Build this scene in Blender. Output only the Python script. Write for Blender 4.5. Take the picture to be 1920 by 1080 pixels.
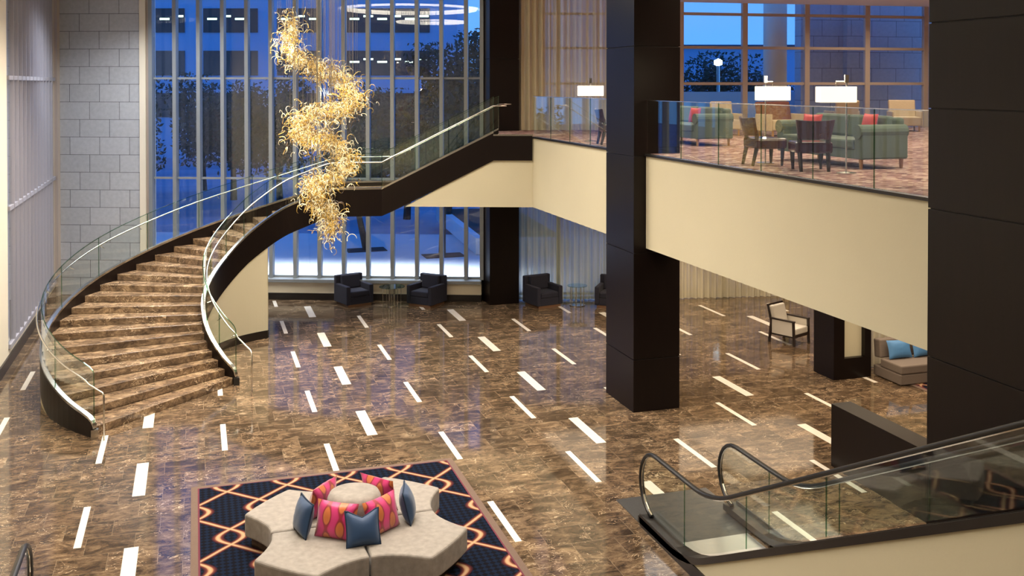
import bpy, math, random
from mathutils import Vector, Matrix
PI = math.pi; R = math.radians
for o in list(bpy.data.objects): bpy.data.objects.remove(o)
sc = bpy.context.scene
COL = sc.collection
rnd = random.Random(7)

# ------------------------------------------------------------------ camera, world, lights, exposure
CAMZ = 6.4; YAW = R(17.427)
cd = bpy.data.cameras.new('camera'); cam = bpy.data.objects.new('camera', cd); COL.objects.link(cam)
cd.sensor_width = 36; cd.lens = 1895.43 / 1920 * 36; cd.shift_y = -(540 - 183.43) / 1920
cd.clip_start = 0.1; cd.clip_end = 400
cam.location = (0, 0, CAMZ); cam.rotation_euler = (R(90 - .7665), 0, -YAW)
sc.camera = cam
sc.view_settings.view_transform = 'Standard'; sc.view_settings.look = 'None'
sc.view_settings.exposure = -0.25; sc.view_settings.gamma = 1
try:
    sc.cycles.transparent_max_bounces = 32; sc.cycles.max_bounces = 8
    sc.cycles.sample_clamp_indirect = 6
except Exception: pass

w = bpy.data.worlds.new('World'); sc.world = w; w.use_nodes = True
wn = w.node_tree.nodes; wl = w.node_tree.links; wn.clear()
wo = wn.new('ShaderNodeOutputWorld'); bg = wn.new('ShaderNodeBackground')
tc = wn.new('ShaderNodeTexCoord'); sep = wn.new('ShaderNodeSeparateXYZ'); rp = wn.new('ShaderNodeValToRGB')
wl.new(tc.outputs['Generated'], sep.inputs[0]); wl.new(sep.outputs[2], rp.inputs[0]); wl.new(rp.outputs[0], bg.inputs[0]); wl.new(bg.outputs[0], wo.inputs[0])
rp.color_ramp.elements[0].position = 0.0; rp.color_ramp.elements[0].color = (.10, .34, .85, 1)
rp.color_ramp.elements[1].position = .35; rp.color_ramp.elements[1].color = (.04, .19, .72, 1)
bg.inputs[1].default_value = 2.0

def link_light(d, name, loc, rot=(0, 0, 0)):
    o = bpy.data.objects.new(name, d); o.location = loc; o.rotation_euler = rot; COL.objects.link(o); return o
def area(name, loc, sx, sy, energy, color, rot=(0, 0, 0), spread=180):
    d = bpy.data.lights.new(name, 'AREA'); d.shape = 'RECTANGLE'; d.size = sx; d.size_y = sy; d.energy = energy; d.color = color; d.spread = R(spread)
    return link_light(d, name, loc, rot)
def spot(name, loc, energy, color, ang=60, blend=.6, rot=(0, 0, 0), r=.06):
    d = bpy.data.lights.new(name, 'SPOT'); d.energy = energy; d.color = color; d.spot_size = R(ang); d.spot_blend = blend; d.shadow_soft_size = r
    return link_light(d, name, loc, rot)
WARM = (1.0, .80, .58); NEUT = (1.0, .90, .78); COOL = (.75, .87, 1.0)
# lobby ceiling light fields (ceiling at 9.25)
for (x, y, e) in ((-.3, 9, 130), (4.2, 9, 170), (-.3, 15, 420), (4.2, 15, 440), (-.4, 23.5, 850), (4.8, 20.5, 480)):
    area('lobby_area_light', (x, y, 9.1), 3.6, 3.6, e, NEUT, spread=125)
area('lobby_area_light', (-1.2, 29.2, 9.1), 3.2, 2.0, 430, (.92, .95, 1.0), spread=140)  # added cool fill to brighten the stone wall and left window
area('lobby_area_light', (3.0, 27.0, 9.1), 3.6, 1.8, 330, NEUT, spread=120)
area('lobby_area_light', (.8, 5.5, 9.1), 3, 3, 230, NEUT)  # added fill to brighten the escalator cladding and the balcony face
area('lobby_area_light', (6.0, 2.0, 9.1), 3, 3, 190, WARM)
# under the mezzanine
for (x, y, e) in ((10.8, 24.2, 130), (14.5, 23.5, 150), (10.8, 18, 140), (14.5, 18.0, 150), (11, 12.5, 150), (14.5, 13, 110), (18.5, 20, 120)):
    area('soffit_light', (x, y, 3.16), 3.6, 3.6, e * 1.1, WARM, spread=150)
for (x, y) in ((13.75, 26.4), (16.2, 25.7), (11.9, 20.2), (13.6, 20.6)):
    spot('soffit_downlight', (x, y, 3.15), 240, WARM, 50, .5)
# on the mezzanine (ceiling 8.9)
for (x, y, e) in ((10.8, 12, 190), (10.9, 17.5, 190), (15, 20, 220), (19.5, 24, 160), (16, 13, 190), (10.8, 22.5, 200)):
    area('mezzanine_ceiling_light', (x, y, 8.8), 2.4, 2.4, e, WARM, spread=150)
# added area light, no fixture, brightening the forecourt outside the window wall
area('forecourt_fill', (4.4, 33.1, 5.2), 9.5, .8, 1900, (.84, .93, 1.0), (R(0), 0, R(-20.6)), 80)

# ------------------------------------------------------------------ materials
MATS = {}
def mat(name, color=(.5, .5, .5), rough=.5, metal=0, spec=.5, emit=None, es=0, coat=0, sheen=0, noise=0, nscale=8, bump=0, bscale=60, stretch=(1, 1, 1)):
    m = bpy.data.materials.new(name); m.use_nodes = True; nt = m.node_tree; b = nt.nodes['Principled BSDF']
    b.inputs['Base Color'].default_value = (*color, 1); b.inputs['Roughness'].default_value = rough; b.inputs['Metallic'].default_value = metal
    b.inputs['Specular IOR Level'].default_value = spec; b.inputs['Coat Weight'].default_value = coat; b.inputs['Sheen Weight'].default_value = sheen
    if emit: b.inputs['Emission Color'].default_value = (*emit, 1); b.inputs['Emission Strength'].default_value = es
    tcn = nt.nodes.new('ShaderNodeTexCoord'); mp = nt.nodes.new('ShaderNodeMapping'); mp.inputs['Scale'].default_value = stretch
    nt.links.new(tcn.outputs['Object'], mp.inputs[0])
    n = nt.nodes.new('ShaderNodeTexNoise'); n.inputs['Scale'].default_value = nscale; n.inputs['Detail'].default_value = 5
    nt.links.new(mp.outputs[0], n.inputs['Vector'])
    mr = nt.nodes.new('ShaderNodeMapRange'); mr.inputs[3].default_value = 1 - noise; mr.inputs[4].default_value = 1 + noise
    nt.links.new(n.outputs[0], mr.inputs[0])
    mx = nt.nodes.new('ShaderNodeVectorMath'); mx.operation = 'SCALE'; mx.inputs[0].default_value = color; nt.links.new(mr.outputs[0], mx.inputs['Scale'])
    nt.links.new(mx.outputs[0], b.inputs['Base Color'])
    if bump:
        n2 = nt.nodes.new('ShaderNodeTexNoise'); n2.inputs['Scale'].default_value = bscale; nt.links.new(mp.outputs[0], n2.inputs['Vector'])
        bp = nt.nodes.new('ShaderNodeBump'); bp.inputs['Strength'].default_value = bump; bp.inputs['Distance'].default_value = .02
        nt.links.new(n2.outputs[0], bp.inputs['Height']); nt.links.new(bp.outputs[0], b.inputs['Normal'])
    MATS[name] = m; return m

class NT:
    """tiny node helper"""
    def __init__(s, name):
        s.m = bpy.data.materials.new(name); s.m.use_nodes = True; s.t = s.m.node_tree; s.b = s.t.nodes['Principled BSDF']; MATS[name] = s.m
        s.out = s.t.nodes['Material Output']
    def n(s, typ, **kw):
        x = s.t.nodes.new(typ)
        for k, v in kw.items(): setattr(x, k, v)
        return x
    def l(s, a, b): s.t.links.new(a, b)
    def math(s, op, a, b=None, c=None):
        x = s.n('ShaderNodeMath', operation=op)
        for i, q in enumerate((a, b, c)):
            if q is None: continue
            if isinstance(q, (int, float)): x.inputs[i].default_value = q
            else: s.l(q, x.inputs[i])
        return x.outputs[0]
    def mix(s, f, a, b, typ='MIX'):
        x = s.n('ShaderNodeMix', data_type='RGBA', blend_type=typ)
        for i, q in ((0, f), (6, a), (7, b)):
            if isinstance(q, (int, float)): x.inputs[i].default_value = q
            elif isinstance(q, tuple): x.inputs[i].default_value = (*q, 1)
            else: s.l(q, x.inputs[i])
        return x.outputs[2]
    def ramp(s, f, stops):
        x = s.n('ShaderNodeValToRGB'); e = x.color_ramp.elements
        e[0].position, e[0].color = stops[0][0], (*stops[0][1], 1); e[1].position, e[1].color = stops[-1][0], (*stops[-1][1], 1)
        for p, c in stops[1:-1]:
            q = e.new(p); q.color = (*c, 1)
        s.l(f, x.inputs[0]); return x.outputs[0]

def marble(name, dark=1.0, tile=True, rough=.07):
    t = NT(name); tcn = t.n('ShaderNodeTexCoord'); co = tcn.outputs['Object']
    if tile:
        br = t.n('ShaderNodeTexBrick'); br.offset = .5; br.offset_frequency = 2; br.squash = 1
        br.inputs['Color1'].default_value = (0, 0, 0, 1); br.inputs['Color2'].default_value = (1, 1, 1, 1); br.inputs['Mortar'].default_value = (.5, .5, .5, 1)
        for k, v in (('Scale', 1), ('Mortar Size', .004), ('Brick Width', .645), ('Row Height', .5435), ('Bias', 0)): br.inputs[k].default_value = v
        mpb = t.n('ShaderNodeMapping'); mpb.inputs['Location'].default_value = (.18, -.07, 0); t.l(co, mpb.inputs[0]); t.l(mpb.outputs[0], br.inputs['Vector'])
        off = t.n('ShaderNodeVectorMath', operation='MULTIPLY_ADD'); t.l(br.outputs['Color'], off.inputs[0]); off.inputs[1].default_value = (3.1, 5.7, 2); t.l(co, off.inputs[2])
        vec = off.outputs[0]; tv = t.n('ShaderNodeSeparateColor'); t.l(br.outputs['Color'], tv.inputs[0]); rand = tv.outputs[0]; mort = br.outputs['Fac']
    else:
        vec = co; rand = None; mort = None
    mp = t.n('ShaderNodeMapping'); mp.inputs['Scale'].default_value = (1.0, 1.75, 1.75); t.l(vec, mp.inputs[0])
    n1 = t.n('ShaderNodeTexNoise'); n1.inputs['Scale'].default_value = 2.9; n1.inputs['Detail'].default_value = 12; n1.inputs['Roughness'].default_value = .80; n1.inputs['Distortion'].default_value = .5; t.l(mp.outputs[0], n1.inputs['Vector'])
    base = t.ramp(n1.outputs[0], [(.29, (.014, .010, .007)), (.42, (.055, .038, .026)), (.53, (.138, .098, .064)), (.62, (.25, .185, .12)), (.76, (.52, .42, .30))])
    n2 = t.n('ShaderNodeTexNoise'); n2.inputs['Scale'].default_value = 2.3; n2.inputs['Detail'].default_value = 6; n2.inputs['Distortion'].default_value = 2.2; t.l(mp.outputs[0], n2.inputs['Vector'])
    vein = t.math('ABSOLUTE', t.math('SUBTRACT', n2.outputs[0], .5)); vein = t.math('LESS_THAN', vein, .0065)
    n4 = t.n('ShaderNodeTexNoise'); n4.inputs['Scale'].default_value = 1.1; t.l(vec, n4.inputs['Vector'])
    vein = t.math('MULTIPLY', vein, t.math('GREATER_THAN', n4.outputs[0], .52))
    c = t.mix(t.math('MULTIPLY', vein, .75), base, (.62, .5, .36))
    # warm / cool drift between slabs
    n3 = t.n('ShaderNodeTexNoise'); n3.inputs['Scale'].default_value = .35; t.l(co, n3.inputs['Vector'])
    c = t.mix(t.math('MULTIPLY', n3.outputs[0], .6), c, (1.0, .80, .52), 'MULTIPLY')
    if tile:
        br2 = t.math('MULTIPLY_ADD', rand, .5, .75)
        cc = t.n('ShaderNodeVectorMath', operation='SCALE'); t.l(c, cc.inputs[0]); t.l(br2, cc.inputs['Scale']); c = cc.outputs[0]
        c = t.mix(t.math('MULTIPLY', mort, .35), c, (.36, .28, .19))
    dd = t.n('ShaderNodeVectorMath', operation='SCALE'); t.l(c, dd.inputs[0]); dd.inputs['Scale'].default_value = dark
    t.l(dd.outputs[0], t.b.inputs['Base Color']); t.b.inputs['Roughness'].default_value = rough; t.b.inputs['Specular IOR Level'].default_value = .46
    return t.m
marble('floor_marble', .92); marble('step_marble', 1.45, False, .22)
mat('white_inlay', (.72, .68, .60), .12, noise=.04)
mat('plaster', (.60, .55, .39), .75, noise=.05, nscale=.8, bump=.05, bscale=25)
mat('plaster_pale', (.78, .70, .55), .75, noise=.04, nscale=1.2)
mat('ceiling_paint', (.82, .78, .70), .85)
mat('dark_base', (.012, .009, .008), .3)
mat('dark_wood', (.0065, .0035, .003), .36, noise=.35, nscale=2.5, stretch=(8, 8, .6), spec=.24)
mat('seam', (.002, .002, .002), .6)
mat('steel', (.62, .62, .60), .22, 1, noise=.05)
mat('chrome', (.66, .64, .58), .12, 1)
mat('bronze_trim', (.035, .032, .03), .3, .5)
mat('frame_metal', (.26, .28, .29), .42, .35, noise=.05)
mat('frame_warm', (.50, .42, .36), .5, .2)
mat('black_rubber', (.012, .012, .012), .35)
mat('navy_fabric', (.011, .011, .024), .85, noise=.2, nscale=40, sheen=.05)
mat('green_fabric', (.085, .125, .092), .85, noise=.12, nscale=12, sheen=.2)
mat('beige_fabric', (.50, .41, .29), .85, noise=.08, nscale=20)
mat('taupe_fabric', (.17, .135, .112), .85, noise=.1, nscale=30)
mat('white_leather', (.66, .62, .56), .45, noise=.04)
mat('leather', (.045, .010, .011), .25, noise=.15, coat=.4)
mat('espresso', (.018, .009, .007), .3)
mat('dark_oak', (.14, .07, .035), .4); mat('oak', (.40, .22, .10), .4, noise=.15, stretch=(1, 1, .2))
mat('velvet_grey', (.25, .222, .19), .7, noise=.42, nscale=11, sheen=.2, bump=.08, bscale=14)
mat('blue_cushion', (.075, .22, .46), .6, noise=.08)
mat('teal_cushion', (.004, .036, .105), .6, noise=.15, sheen=.3)
mat('teal_fringe', (.005, .02, .05), .8)
mat('red_cushion', (.55, .055, .06), .6)
mat('shade', (.9, .85, .72), .6, emit=(1, .84, .60), es=1.5)
mat('ring_glow', (.9, .9, .85), .6, emit=(1, .90, .74), es=11)
mat('soil', (.06, .04, .03), .9); mat('fin_grey', (.34, .33, .37), .6); mat('parapet_skylit', (.42, .74, .88), .7); mat('bark', (.05, .035, .025), .9, noise=.3)  # parapet: concrete with the blue skylight put into its colour
mat('leaf', (.012, .036, .018), .8, noise=.5, nscale=3)
mat('concrete', (.62, .66, .70), .8, noise=.08, nscale=2)
mat('paving', (.55, .56, .58), .8, noise=.06, nscale=1)
mat('asphalt', (.22, .27, .36), .6, noise=.5, nscale=.12, stretch=(.3, 2.5, 1))  # bluish streaks put the street's light trails into the colour
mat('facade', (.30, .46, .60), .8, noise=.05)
mat('dark_glass', (.010, .014, .018), .12)
mat('office_glow', (.6, .6, .5), .5, emit=(.80, 1.0, .72), es=3.0)
mat('headlight', (1, 1, 1), .5, emit=(.55, .85, 1.0), es=60)
mat('hill', (.03, .10, .12), .9)
mat('lit_step_metal', (.55, .55, .54), .3, .8, noise=.1, nscale=30, stretch=(1, 20, 1))  # paler than the other steps, light put into the colour
mat('plate_metal', (.10, .10, .10), .38, .6, noise=.3, nscale=60)
mat('curtain_back', (.60, .60, .74), .8)

def glass(name, tint=(.93, .97, .94), k=1.0, rough=0.0):
    t = NT(name); t.t.nodes.remove(t.b)
    tr = t.n('ShaderNodeBsdfTransparent'); tr.inputs[0].default_value = (*tint, 1)
    gl = t.n('ShaderNodeBsdfGlossy'); gl.inputs['Roughness'].default_value = rough; gl.inputs[0].default_value = (1, 1, 1, 1)
    ge = t.n('ShaderNodeNewGeometry'); dt = t.n('ShaderNodeVectorMath', operation='DOT_PRODUCT'); t.l(ge.outputs['Incoming'], dt.inputs[0]); t.l(ge.outputs['Normal'], dt.inputs[1])
    co = t.math('SUBTRACT', 1.0, t.math('ABSOLUTE', dt.outputs['Value']))
    f = t.math('MINIMUM', t.math('MULTIPLY', t.math('MULTIPLY_ADD', t.math('POWER', co, 5.0), .96, .04), k), 1.0)      # Schlick, same from both sides of the sheet
    ms = t.n('ShaderNodeMixShader'); t.l(f, ms.inputs[0]); t.l(tr.outputs[0], ms.inputs[1]); t.l(gl.outputs[0], ms.inputs[2]); t.l(ms.outputs[0], t.out.inputs[0])
    return t.m
glass('clear_glass', (.95, .985, .965), 1.0); glass('window_glass', (.94, .96, .97), 1.1); glass('edge_glass', (.42, .62, .50), 1.5)

def sheer(name, col, opacity, tl_=.12, sc_=1.0):
    t = NT(name); t.t.nodes.remove(t.b)
    tr = t.n('ShaderNodeBsdfTransparent'); tr.inputs[0].default_value = (1, 1, 1, 1)
    df = t.n('ShaderNodeBsdfDiffuse'); df.inputs[0].default_value = (*col, 1); tl = t.n('ShaderNodeBsdfTranslucent'); tl.inputs[0].default_value = (*col, 1)
    a = t.n('ShaderNodeMixShader'); a.inputs[0].default_value = tl_; t.l(df.outputs[0], a.inputs[1]); t.l(tl.outputs[0], a.inputs[2])
    tcn = t.n('ShaderNodeTexCoord'); mp = t.n('ShaderNodeMapping'); mp.inputs['Scale'].default_value = (13 * sc_, 13 * sc_, .05); t.l(tcn.outputs['Object'], mp.inputs[0])
    n = t.n('ShaderNodeTexNoise'); n.inputs['Scale'].default_value = 1.5; n.inputs['Detail'].default_value = 3; t.l(mp.outputs[0], n.inputs['Vector'])
    mr = t.n('ShaderNodeMapRange'); mr.inputs[1].default_value = .35; mr.inputs[2].default_value = .65; mr.inputs[3].default_value = opacity - .14; mr.inputs[4].default_value = min(1, opacity + .14); t.l(n.outputs[0], mr.inputs[0])
    ms = t.n('ShaderNodeMixShader'); t.l(mr.outputs[0], ms.inputs[0]); t.l(tr.outputs[0], ms.inputs[1]); t.l(a.outputs[0], ms.inputs[2]); t.l(ms.outputs[0], t.out.inputs[0])
sheer('sheer_cream', (.62, .56, .39), 1.0, .06); sheer('sheer_green', (.62, .64, .46), .80, .2); sheer('sheer_grey', (.55, .52, .55), .8)

def stone(name):
    t = NT(name); tcn = t.n('ShaderNodeTexCoord'); s = t.n('ShaderNodeSeparateXYZ'); t.l(tcn.outputs['Object'], s.inputs[0])
    H = .5329; W = .9254
    zz = t.math('ADD', s.outputs[2], .0)
    row = t.math('FLOOR', t.math('DIVIDE', zz, H))
    xx = t.math('SUBTRACT', t.math('ADD', s.outputs[0], .159), t.math('MULTIPLY', row, W / 3))
    fx = t.math('FRACT', t.math('DIVIDE', xx, W)); fz = t.math('FRACT', t.math('DIVIDE', zz, H))
    jx = t.math('LESS_THAN', fx, .014); jz = t.math('LESS_THAN', fz, .024); j = t.math('MAXIMUM', jx, jz)
    cell = t.n('ShaderNodeCombineXYZ'); t.l(t.math('FLOOR', t.math('DIVIDE', xx, W)), cell.inputs[0]); t.l(row, cell.inputs[1])
    wn_ = t.n('ShaderNodeTexWhiteNoise'); t.l(cell.outputs[0], wn_.inputs[0])
    n = t.n('ShaderNodeTexNoise'); n.inputs['Scale'].default_value = 9; n.inputs['Detail'].default_value = 6; t.l(tcn.outputs['Object'], n.inputs['Vector'])
    v = t.math('ADD', t.math('MULTIPLY', wn_.outputs[0], .10), t.math('MULTIPLY_ADD', n.outputs[0], .35, .72))
    c = t.n('ShaderNodeVectorMath', operation='SCALE'); c.inputs[0].default_value = (.46, .47, .49); t.l(v, c.inputs['Scale'])
    c2 = t.mix(j, c.outputs[0], (.06, .055, .055)); t.l(c2, t.b.inputs['Base Color']); t.b.inputs['Roughness'].default_value = .7
stone('stone_block')

def rug(name):
    t = NT(name); tcn = t.n('ShaderNodeTexCoord'); s = t.n('ShaderNodeSeparateXYZ'); t.l(tcn.outputs['Object'], s.inputs[0])
    W = .92; P = 1.9
    sy = t.math('MULTIPLY', s.outputs[1], 2 * PI / P)
    wv = t.math('MULTIPLY', t.math('SINE', sy), .41)
    w3 = t.math('MULTIPLY', t.math('SINE', t.math('MULTIPLY', sy, 3)), -.03); wv = t.math('ADD', wv, w3)
    a = t.math('DIVIDE', s.outputs[0], W)
    def d(sign):
        u = t.math('FRACT', t.math('ADD', t.math('ADD', a, 100.25 if sign > 0 else 100.75), t.math('MULTIPLY', wv, sign)))
        return t.math('ABSOLUTE', t.math('SUBTRACT', u, .5))
    dist = t.math('MINIMUM', d(1), d(-1))
    cen = t.ramp(dist, [(0.0, (.44, .29, .17)), (.026, (.36, .21, .115)), (.045, (.13, .035, .025)), (.07, (.05, .012, .015)), (.10, (.006, .004, .008))])
    # small diamond weave in the fields
    ck = t.n('ShaderNodeTexChecker'); ck.inputs['Scale'].default_value = 15; mp = t.n('ShaderNodeMapping'); mp.inputs['Rotation'].default_value = (0, 0, R(45)); t.l(tcn.outputs['Object'], mp.inputs[0]); t.l(mp.outputs[0], ck.inputs[0])
    ck.inputs[1].default_value = (.002, .002, .005, 1); ck.inputs[2].default_value = (.004, .009, .024, 1)
    far = t.math('GREATER_THAN', dist, .095)
    c = t.mix(far, cen, ck.outputs[0])
    t.l(c, t.b.inputs['Base Color']); t.b.inputs['Roughness'].default_value = .95; t.b.inputs['Specular IOR Level'].default_value = .1
rug('rug_pattern'); mat('rug_border', (.13, .085, .062), .95, noise=.2, nscale=60); mat('rug_piping', (.11, .012, .028), .9)

def mezz_carpet(name):
    t = NT(name); tcn = t.n('ShaderNodeTexCoord'); mp = t.n('ShaderNodeMapping'); mp.inputs['Scale'].default_value = (1, 1.6, 1); t.l(tcn.outputs['Object'], mp.inputs[0])
    v = t.n('ShaderNodeTexVoronoi'); v.inputs['Scale'].default_value = 4.2; v.inputs['Randomness'].default_value = .55; t.l(mp.outputs[0], v.inputs['Vector'])
    dot = t.math('LESS_THAN', v.outputs['Distance'], .20)
    n = t.n('ShaderNodeTexNoise'); n.inputs['Scale'].default_value = 3; n.inputs['Detail'].default_value = 5; t.l(mp.outputs[0], n.inputs['Vector'])
    base = t.ramp(n.outputs[0], [(.35, (.10, .035, .035)), (.5, (.26, .14, .13)), (.65, (.42, .30, .26))])
    c = t.mix(t.math('MULTIPLY', dot, .7), base, (.75, .62, .5)); t.l(c, t.b.inputs['Base Color']); t.b.inputs['Roughness'].default_value = .9
mezz_carpet('mezzanine_carpet')

def ikat(name):
    t = NT(name); tcn = t.n('ShaderNodeTexCoord'); s = t.n('ShaderNodeSeparateXYZ'); t.l(tcn.outputs['Object'], s.inputs[0])
    x = t.math('MULTIPLY', s.outputs[0], 2 * PI / .20); z = t.math('MULTIPLY', s.outputs[2], 2 * PI / .30)
    g = t.math('MULTIPLY_ADD', t.math('ADD', t.math('COSINE', x), t.math('MULTIPLY', t.math('MULTIPLY', t.math('SINE', z), .9), t.math('SINE', t.math('MULTIPLY', x, .5)))), .25, .5)
    c = t.ramp(g, [(0, (.50, .12, .02)), (.33, (.52, .14, .03)), (.40, (.22, .01, .02)), (.50, (.30, .005, .03)), (.56, (.52, .015, .13)), (1, (.60, .03, .20))])
    for e in (): pass
    t.l(c, t.b.inputs['Base Color']); t.b.inputs['Roughness'].default_value = .35; t.b.inputs['Sheen Weight'].default_value = .4
ikat('ikat_silk')
def crystal(name, col, es):
    t = NT(name); t.b.inputs['Base Color'].default_value = (*col, 1); t.b.inputs['Roughness'].default_value = .08; t.b.inputs['Metallic'].default_value = .35
    t.b.inputs['Emission Color'].default_value = (*col, 1); t.b.inputs['Emission Strength'].default_value = es; t.b.inputs['Coat Weight'].default_value = 1
crystal('amber_crystal', (.74, .49, .09), .14); crystal('clear_crystal', (.90, .80, .50), .55); crystal('smoke_crystal', (.22, .14, .04), .03)

# ------------------------------------------------------------------ mesh helpers
class MB:
    def __init__(s): s.v = []; s.f = []; s.mi = []; s.M = None
    def add(s, vs, fs, mi=0):
        k = len(s.v)
        if s.M is not None: vs = [tuple(s.M @ Vector(p)) for p in vs]
        s.v += [tuple(p) for p in vs]; s.f += [tuple(i + k for i in f) for f in fs]; s.mi += [mi] * len(fs); return s
    def box(s, x0, x1, y0, y1, z0, z1, mi=0):
        return s.add([(x0, y0, z0), (x1, y0, z0), (x1, y1, z0), (x0, y1, z0), (x0, y0, z1), (x1, y0, z1), (x1, y1, z1), (x0, y1, z1)],
                     [(0, 3, 2, 1), (4, 5, 6, 7), (0, 1, 5, 4), (1, 2, 6, 5), (2, 3, 7, 6), (3, 0, 4, 7)], mi)
    def prism(s, poly, z0, z1, mi=0):
        n = len(poly); a = sum(poly[i][0] * poly[(i + 1) % n][1] - poly[(i + 1) % n][0] * poly[i][1] for i in range(n))
        if a < 0: poly = poly[::-1]
        zt = z1 if isinstance(z1, (list, tuple)) else [z1] * n
        vs = [(p[0], p[1], z0) for p in poly] + [(p[0], p[1], zt[i]) for i, p in enumerate(poly)]
        return s.add(vs, [tuple(range(n))[::-1], tuple(range(n, 2 * n))] + [(i, (i + 1) % n, n + (i + 1) % n, n + i) for i in range(n)], mi)
    def tube(s, pts, r, n=8, mi=0, cap=True, closed=False):
        pts = [Vector(p) for p in pts]; N = len(pts); rr = r if isinstance(r, (list, tuple)) else [r] * N; vs = []; fs = []
        up = None
        for i, p in enumerate(pts):
            if closed: t = pts[(i + 1) % N] - pts[i - 1]
            else: t = pts[min(i + 1, N - 1)] - pts[max(i - 1, 0)]
            t.normalize()
            if up is None: up = Vector((0, 0, 1)) if abs(t.z) < .9 else Vector((1, 0, 0))
            a = t.cross(up)
            if a.length < 1e-4: a = t.cross(Vector((0, 1, 0)))
            a.normalize(); b = a.cross(t); up = b
            for k in range(n):
                q = 2 * PI * k / n; vs.append(p + a * math.cos(q) * rr[i] + b * math.sin(q) * rr[i])
        for i in range(N if closed else N - 1):
            j = (i + 1) % N
            for k in range(n): fs.append((i * n + k, i * n + (k + 1) % n, j * n + (k + 1) % n, j * n + k))
        if cap and not closed: fs += [tuple(range(n)), tuple(range((N - 1) * n, N * n))[::-1]]
        return s.add(vs, fs, mi)
    def lathe(s, prof, n=24, c=(0, 0, 0), mi=0):
        vs = []; fs = []; m = len(prof)
        for k in range(n):
            q = 2 * PI * k / n
            for (r, z) in prof: vs.append((c[0] + r * math.cos(q), c[1] + r * math.sin(q), c[2] + z))
        for k in range(n):
            for i in range(m - 1):
                a, b = k * m + i, ((k + 1) % n) * m + i; fs.append((a, b, b + 1, a + 1))
        fs += [tuple(k * m + m - 1 for k in range(n)), tuple(k * m for k in range(n))[::-1]]
        return s.add(vs, fs, mi)
    def strip(s, pts, zb, zt, th, mi=0, off=0.0):
        """upright slab of thickness th following a plan polyline"""
        N = len(pts); zb = zb if isinstance(zb, (list, tuple)) else [zb] * N; zt = zt if isinstance(zt, (list, tuple)) else [zt] * N; vs = []; fs = []
        for i, p in enumerate(pts):
            a = pts[max(i - 1, 0)]; b = pts[min(i + 1, N - 1)]; dx, dy = b[0] - a[0], b[1] - a[1]; L = math.hypot(dx, dy) or 1; nx, ny = -dy / L, dx / L
            for o_, z in ((off - th / 2, zb[i]), (off + th / 2, zb[i]), (off + th / 2, zt[i]), (off - th / 2, zt[i])): vs.append((p[0] + nx * o_, p[1] + ny * o_, z))
        for i in range(N - 1):
            for k in range(4): fs.append((i * 4 + k, i * 4 + (k + 1) % 4, i * 4 + 4 + (k + 1) % 4, i * 4 + 4 + k))
        fs += [(0, 1, 2, 3)[::-1], tuple(range((N - 1) * 4, N * 4))]
        return s.add(vs, fs, mi)
    def mesh(s, name, mats, smooth=False):
        me = bpy.data.meshes.new(name); me.from_pydata(s.v, [], s.f); me.update()
        for m in (mats if isinstance(mats, (list, tuple)) else [mats]): me.materials.append(MATS[m])
        me.polygons.foreach_set('material_index', s.mi)
        if smooth: me.polygons.foreach_set('use_smooth', [True] * len(s.f))
        import bmesh
        bm = bmesh.new(); bm.from_mesh(me); bmesh.ops.recalc_face_normals(bm, faces=bm.faces); bm.to_mesh(me); bm.free()
        return me

def put(name, me, parent=None, loc=(0, 0, 0), rz=0, bevel=0, seg=2, smooth_angle=None):
    o = bpy.data.objects.new(name, me); COL.objects.link(o); o.location = loc; o.rotation_euler = (0, 0, rz)
    if parent is not None:
        o.parent = parent
    if bevel:
        b = o.modifiers.new('bevel', 'BEVEL'); b.width = bevel; b.segments = seg; b.limit_method = 'ANGLE'; b.angle_limit = R(40)
    if smooth_angle:
        me.shade_auto_smooth if False else None
    return o
def part(name, mb, mats, parent, bevel=0, smooth=False, **k): return put(name, mb.mesh(name, mats, smooth), parent, bevel=bevel, **k)
def wpart(name, mb, mats, root, bevel=0, smooth=False):
    """part given in world coordinates under an unrotated root"""
    o = put(name, mb.mesh(name, mats, smooth), root, bevel=bevel)
    l = root.location.copy(); p = root.parent
    while p is not None: l += p.location; p = p.parent
    o.location = (-l.x, -l.y, -l.z) if root.type == 'EMPTY' else (0, 0, 0)
    return o
def wpart2(name, mb, mats, parent, bevel=0, smooth=False):
    """sub-part whose parent is a wpart (already in world frame)"""
    return put(name, mb.mesh(name, mats, smooth), parent, bevel=bevel)
def tag(o, label=None, cat=None, group=None, kind=None):
    if label: o['label'] = label
    if cat: o['category'] = cat
    if group: o['group'] = group
    if kind: o['kind'] = kind
    return o
def root(name, loc, rz, label, cat, group=None):
    o = bpy.data.objects.new(name, None); COL.objects.link(o); o.location = loc; o.rotation_euler = (0, 0, rz); o.empty_display_size = .2
    return tag(o, label, cat, group)
def struct(name, mb, mats, **k): return tag(put(name, mb.mesh(name, mats), **k), kind='structure')
def dup(o, loc, rz, label=None, group=None, name=None):
    def cp(a, par):
        c = a.copy(); COL.objects.link(c)
        if par is not None: c.parent = par
        for ch in a.children: cp(ch, c)
        return c
    r = cp(o, None); r.location = loc; r.rotation_euler = (0, 0, rz)
    if label: r['label'] = label
    if group: r['group'] = group
    return r
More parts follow.
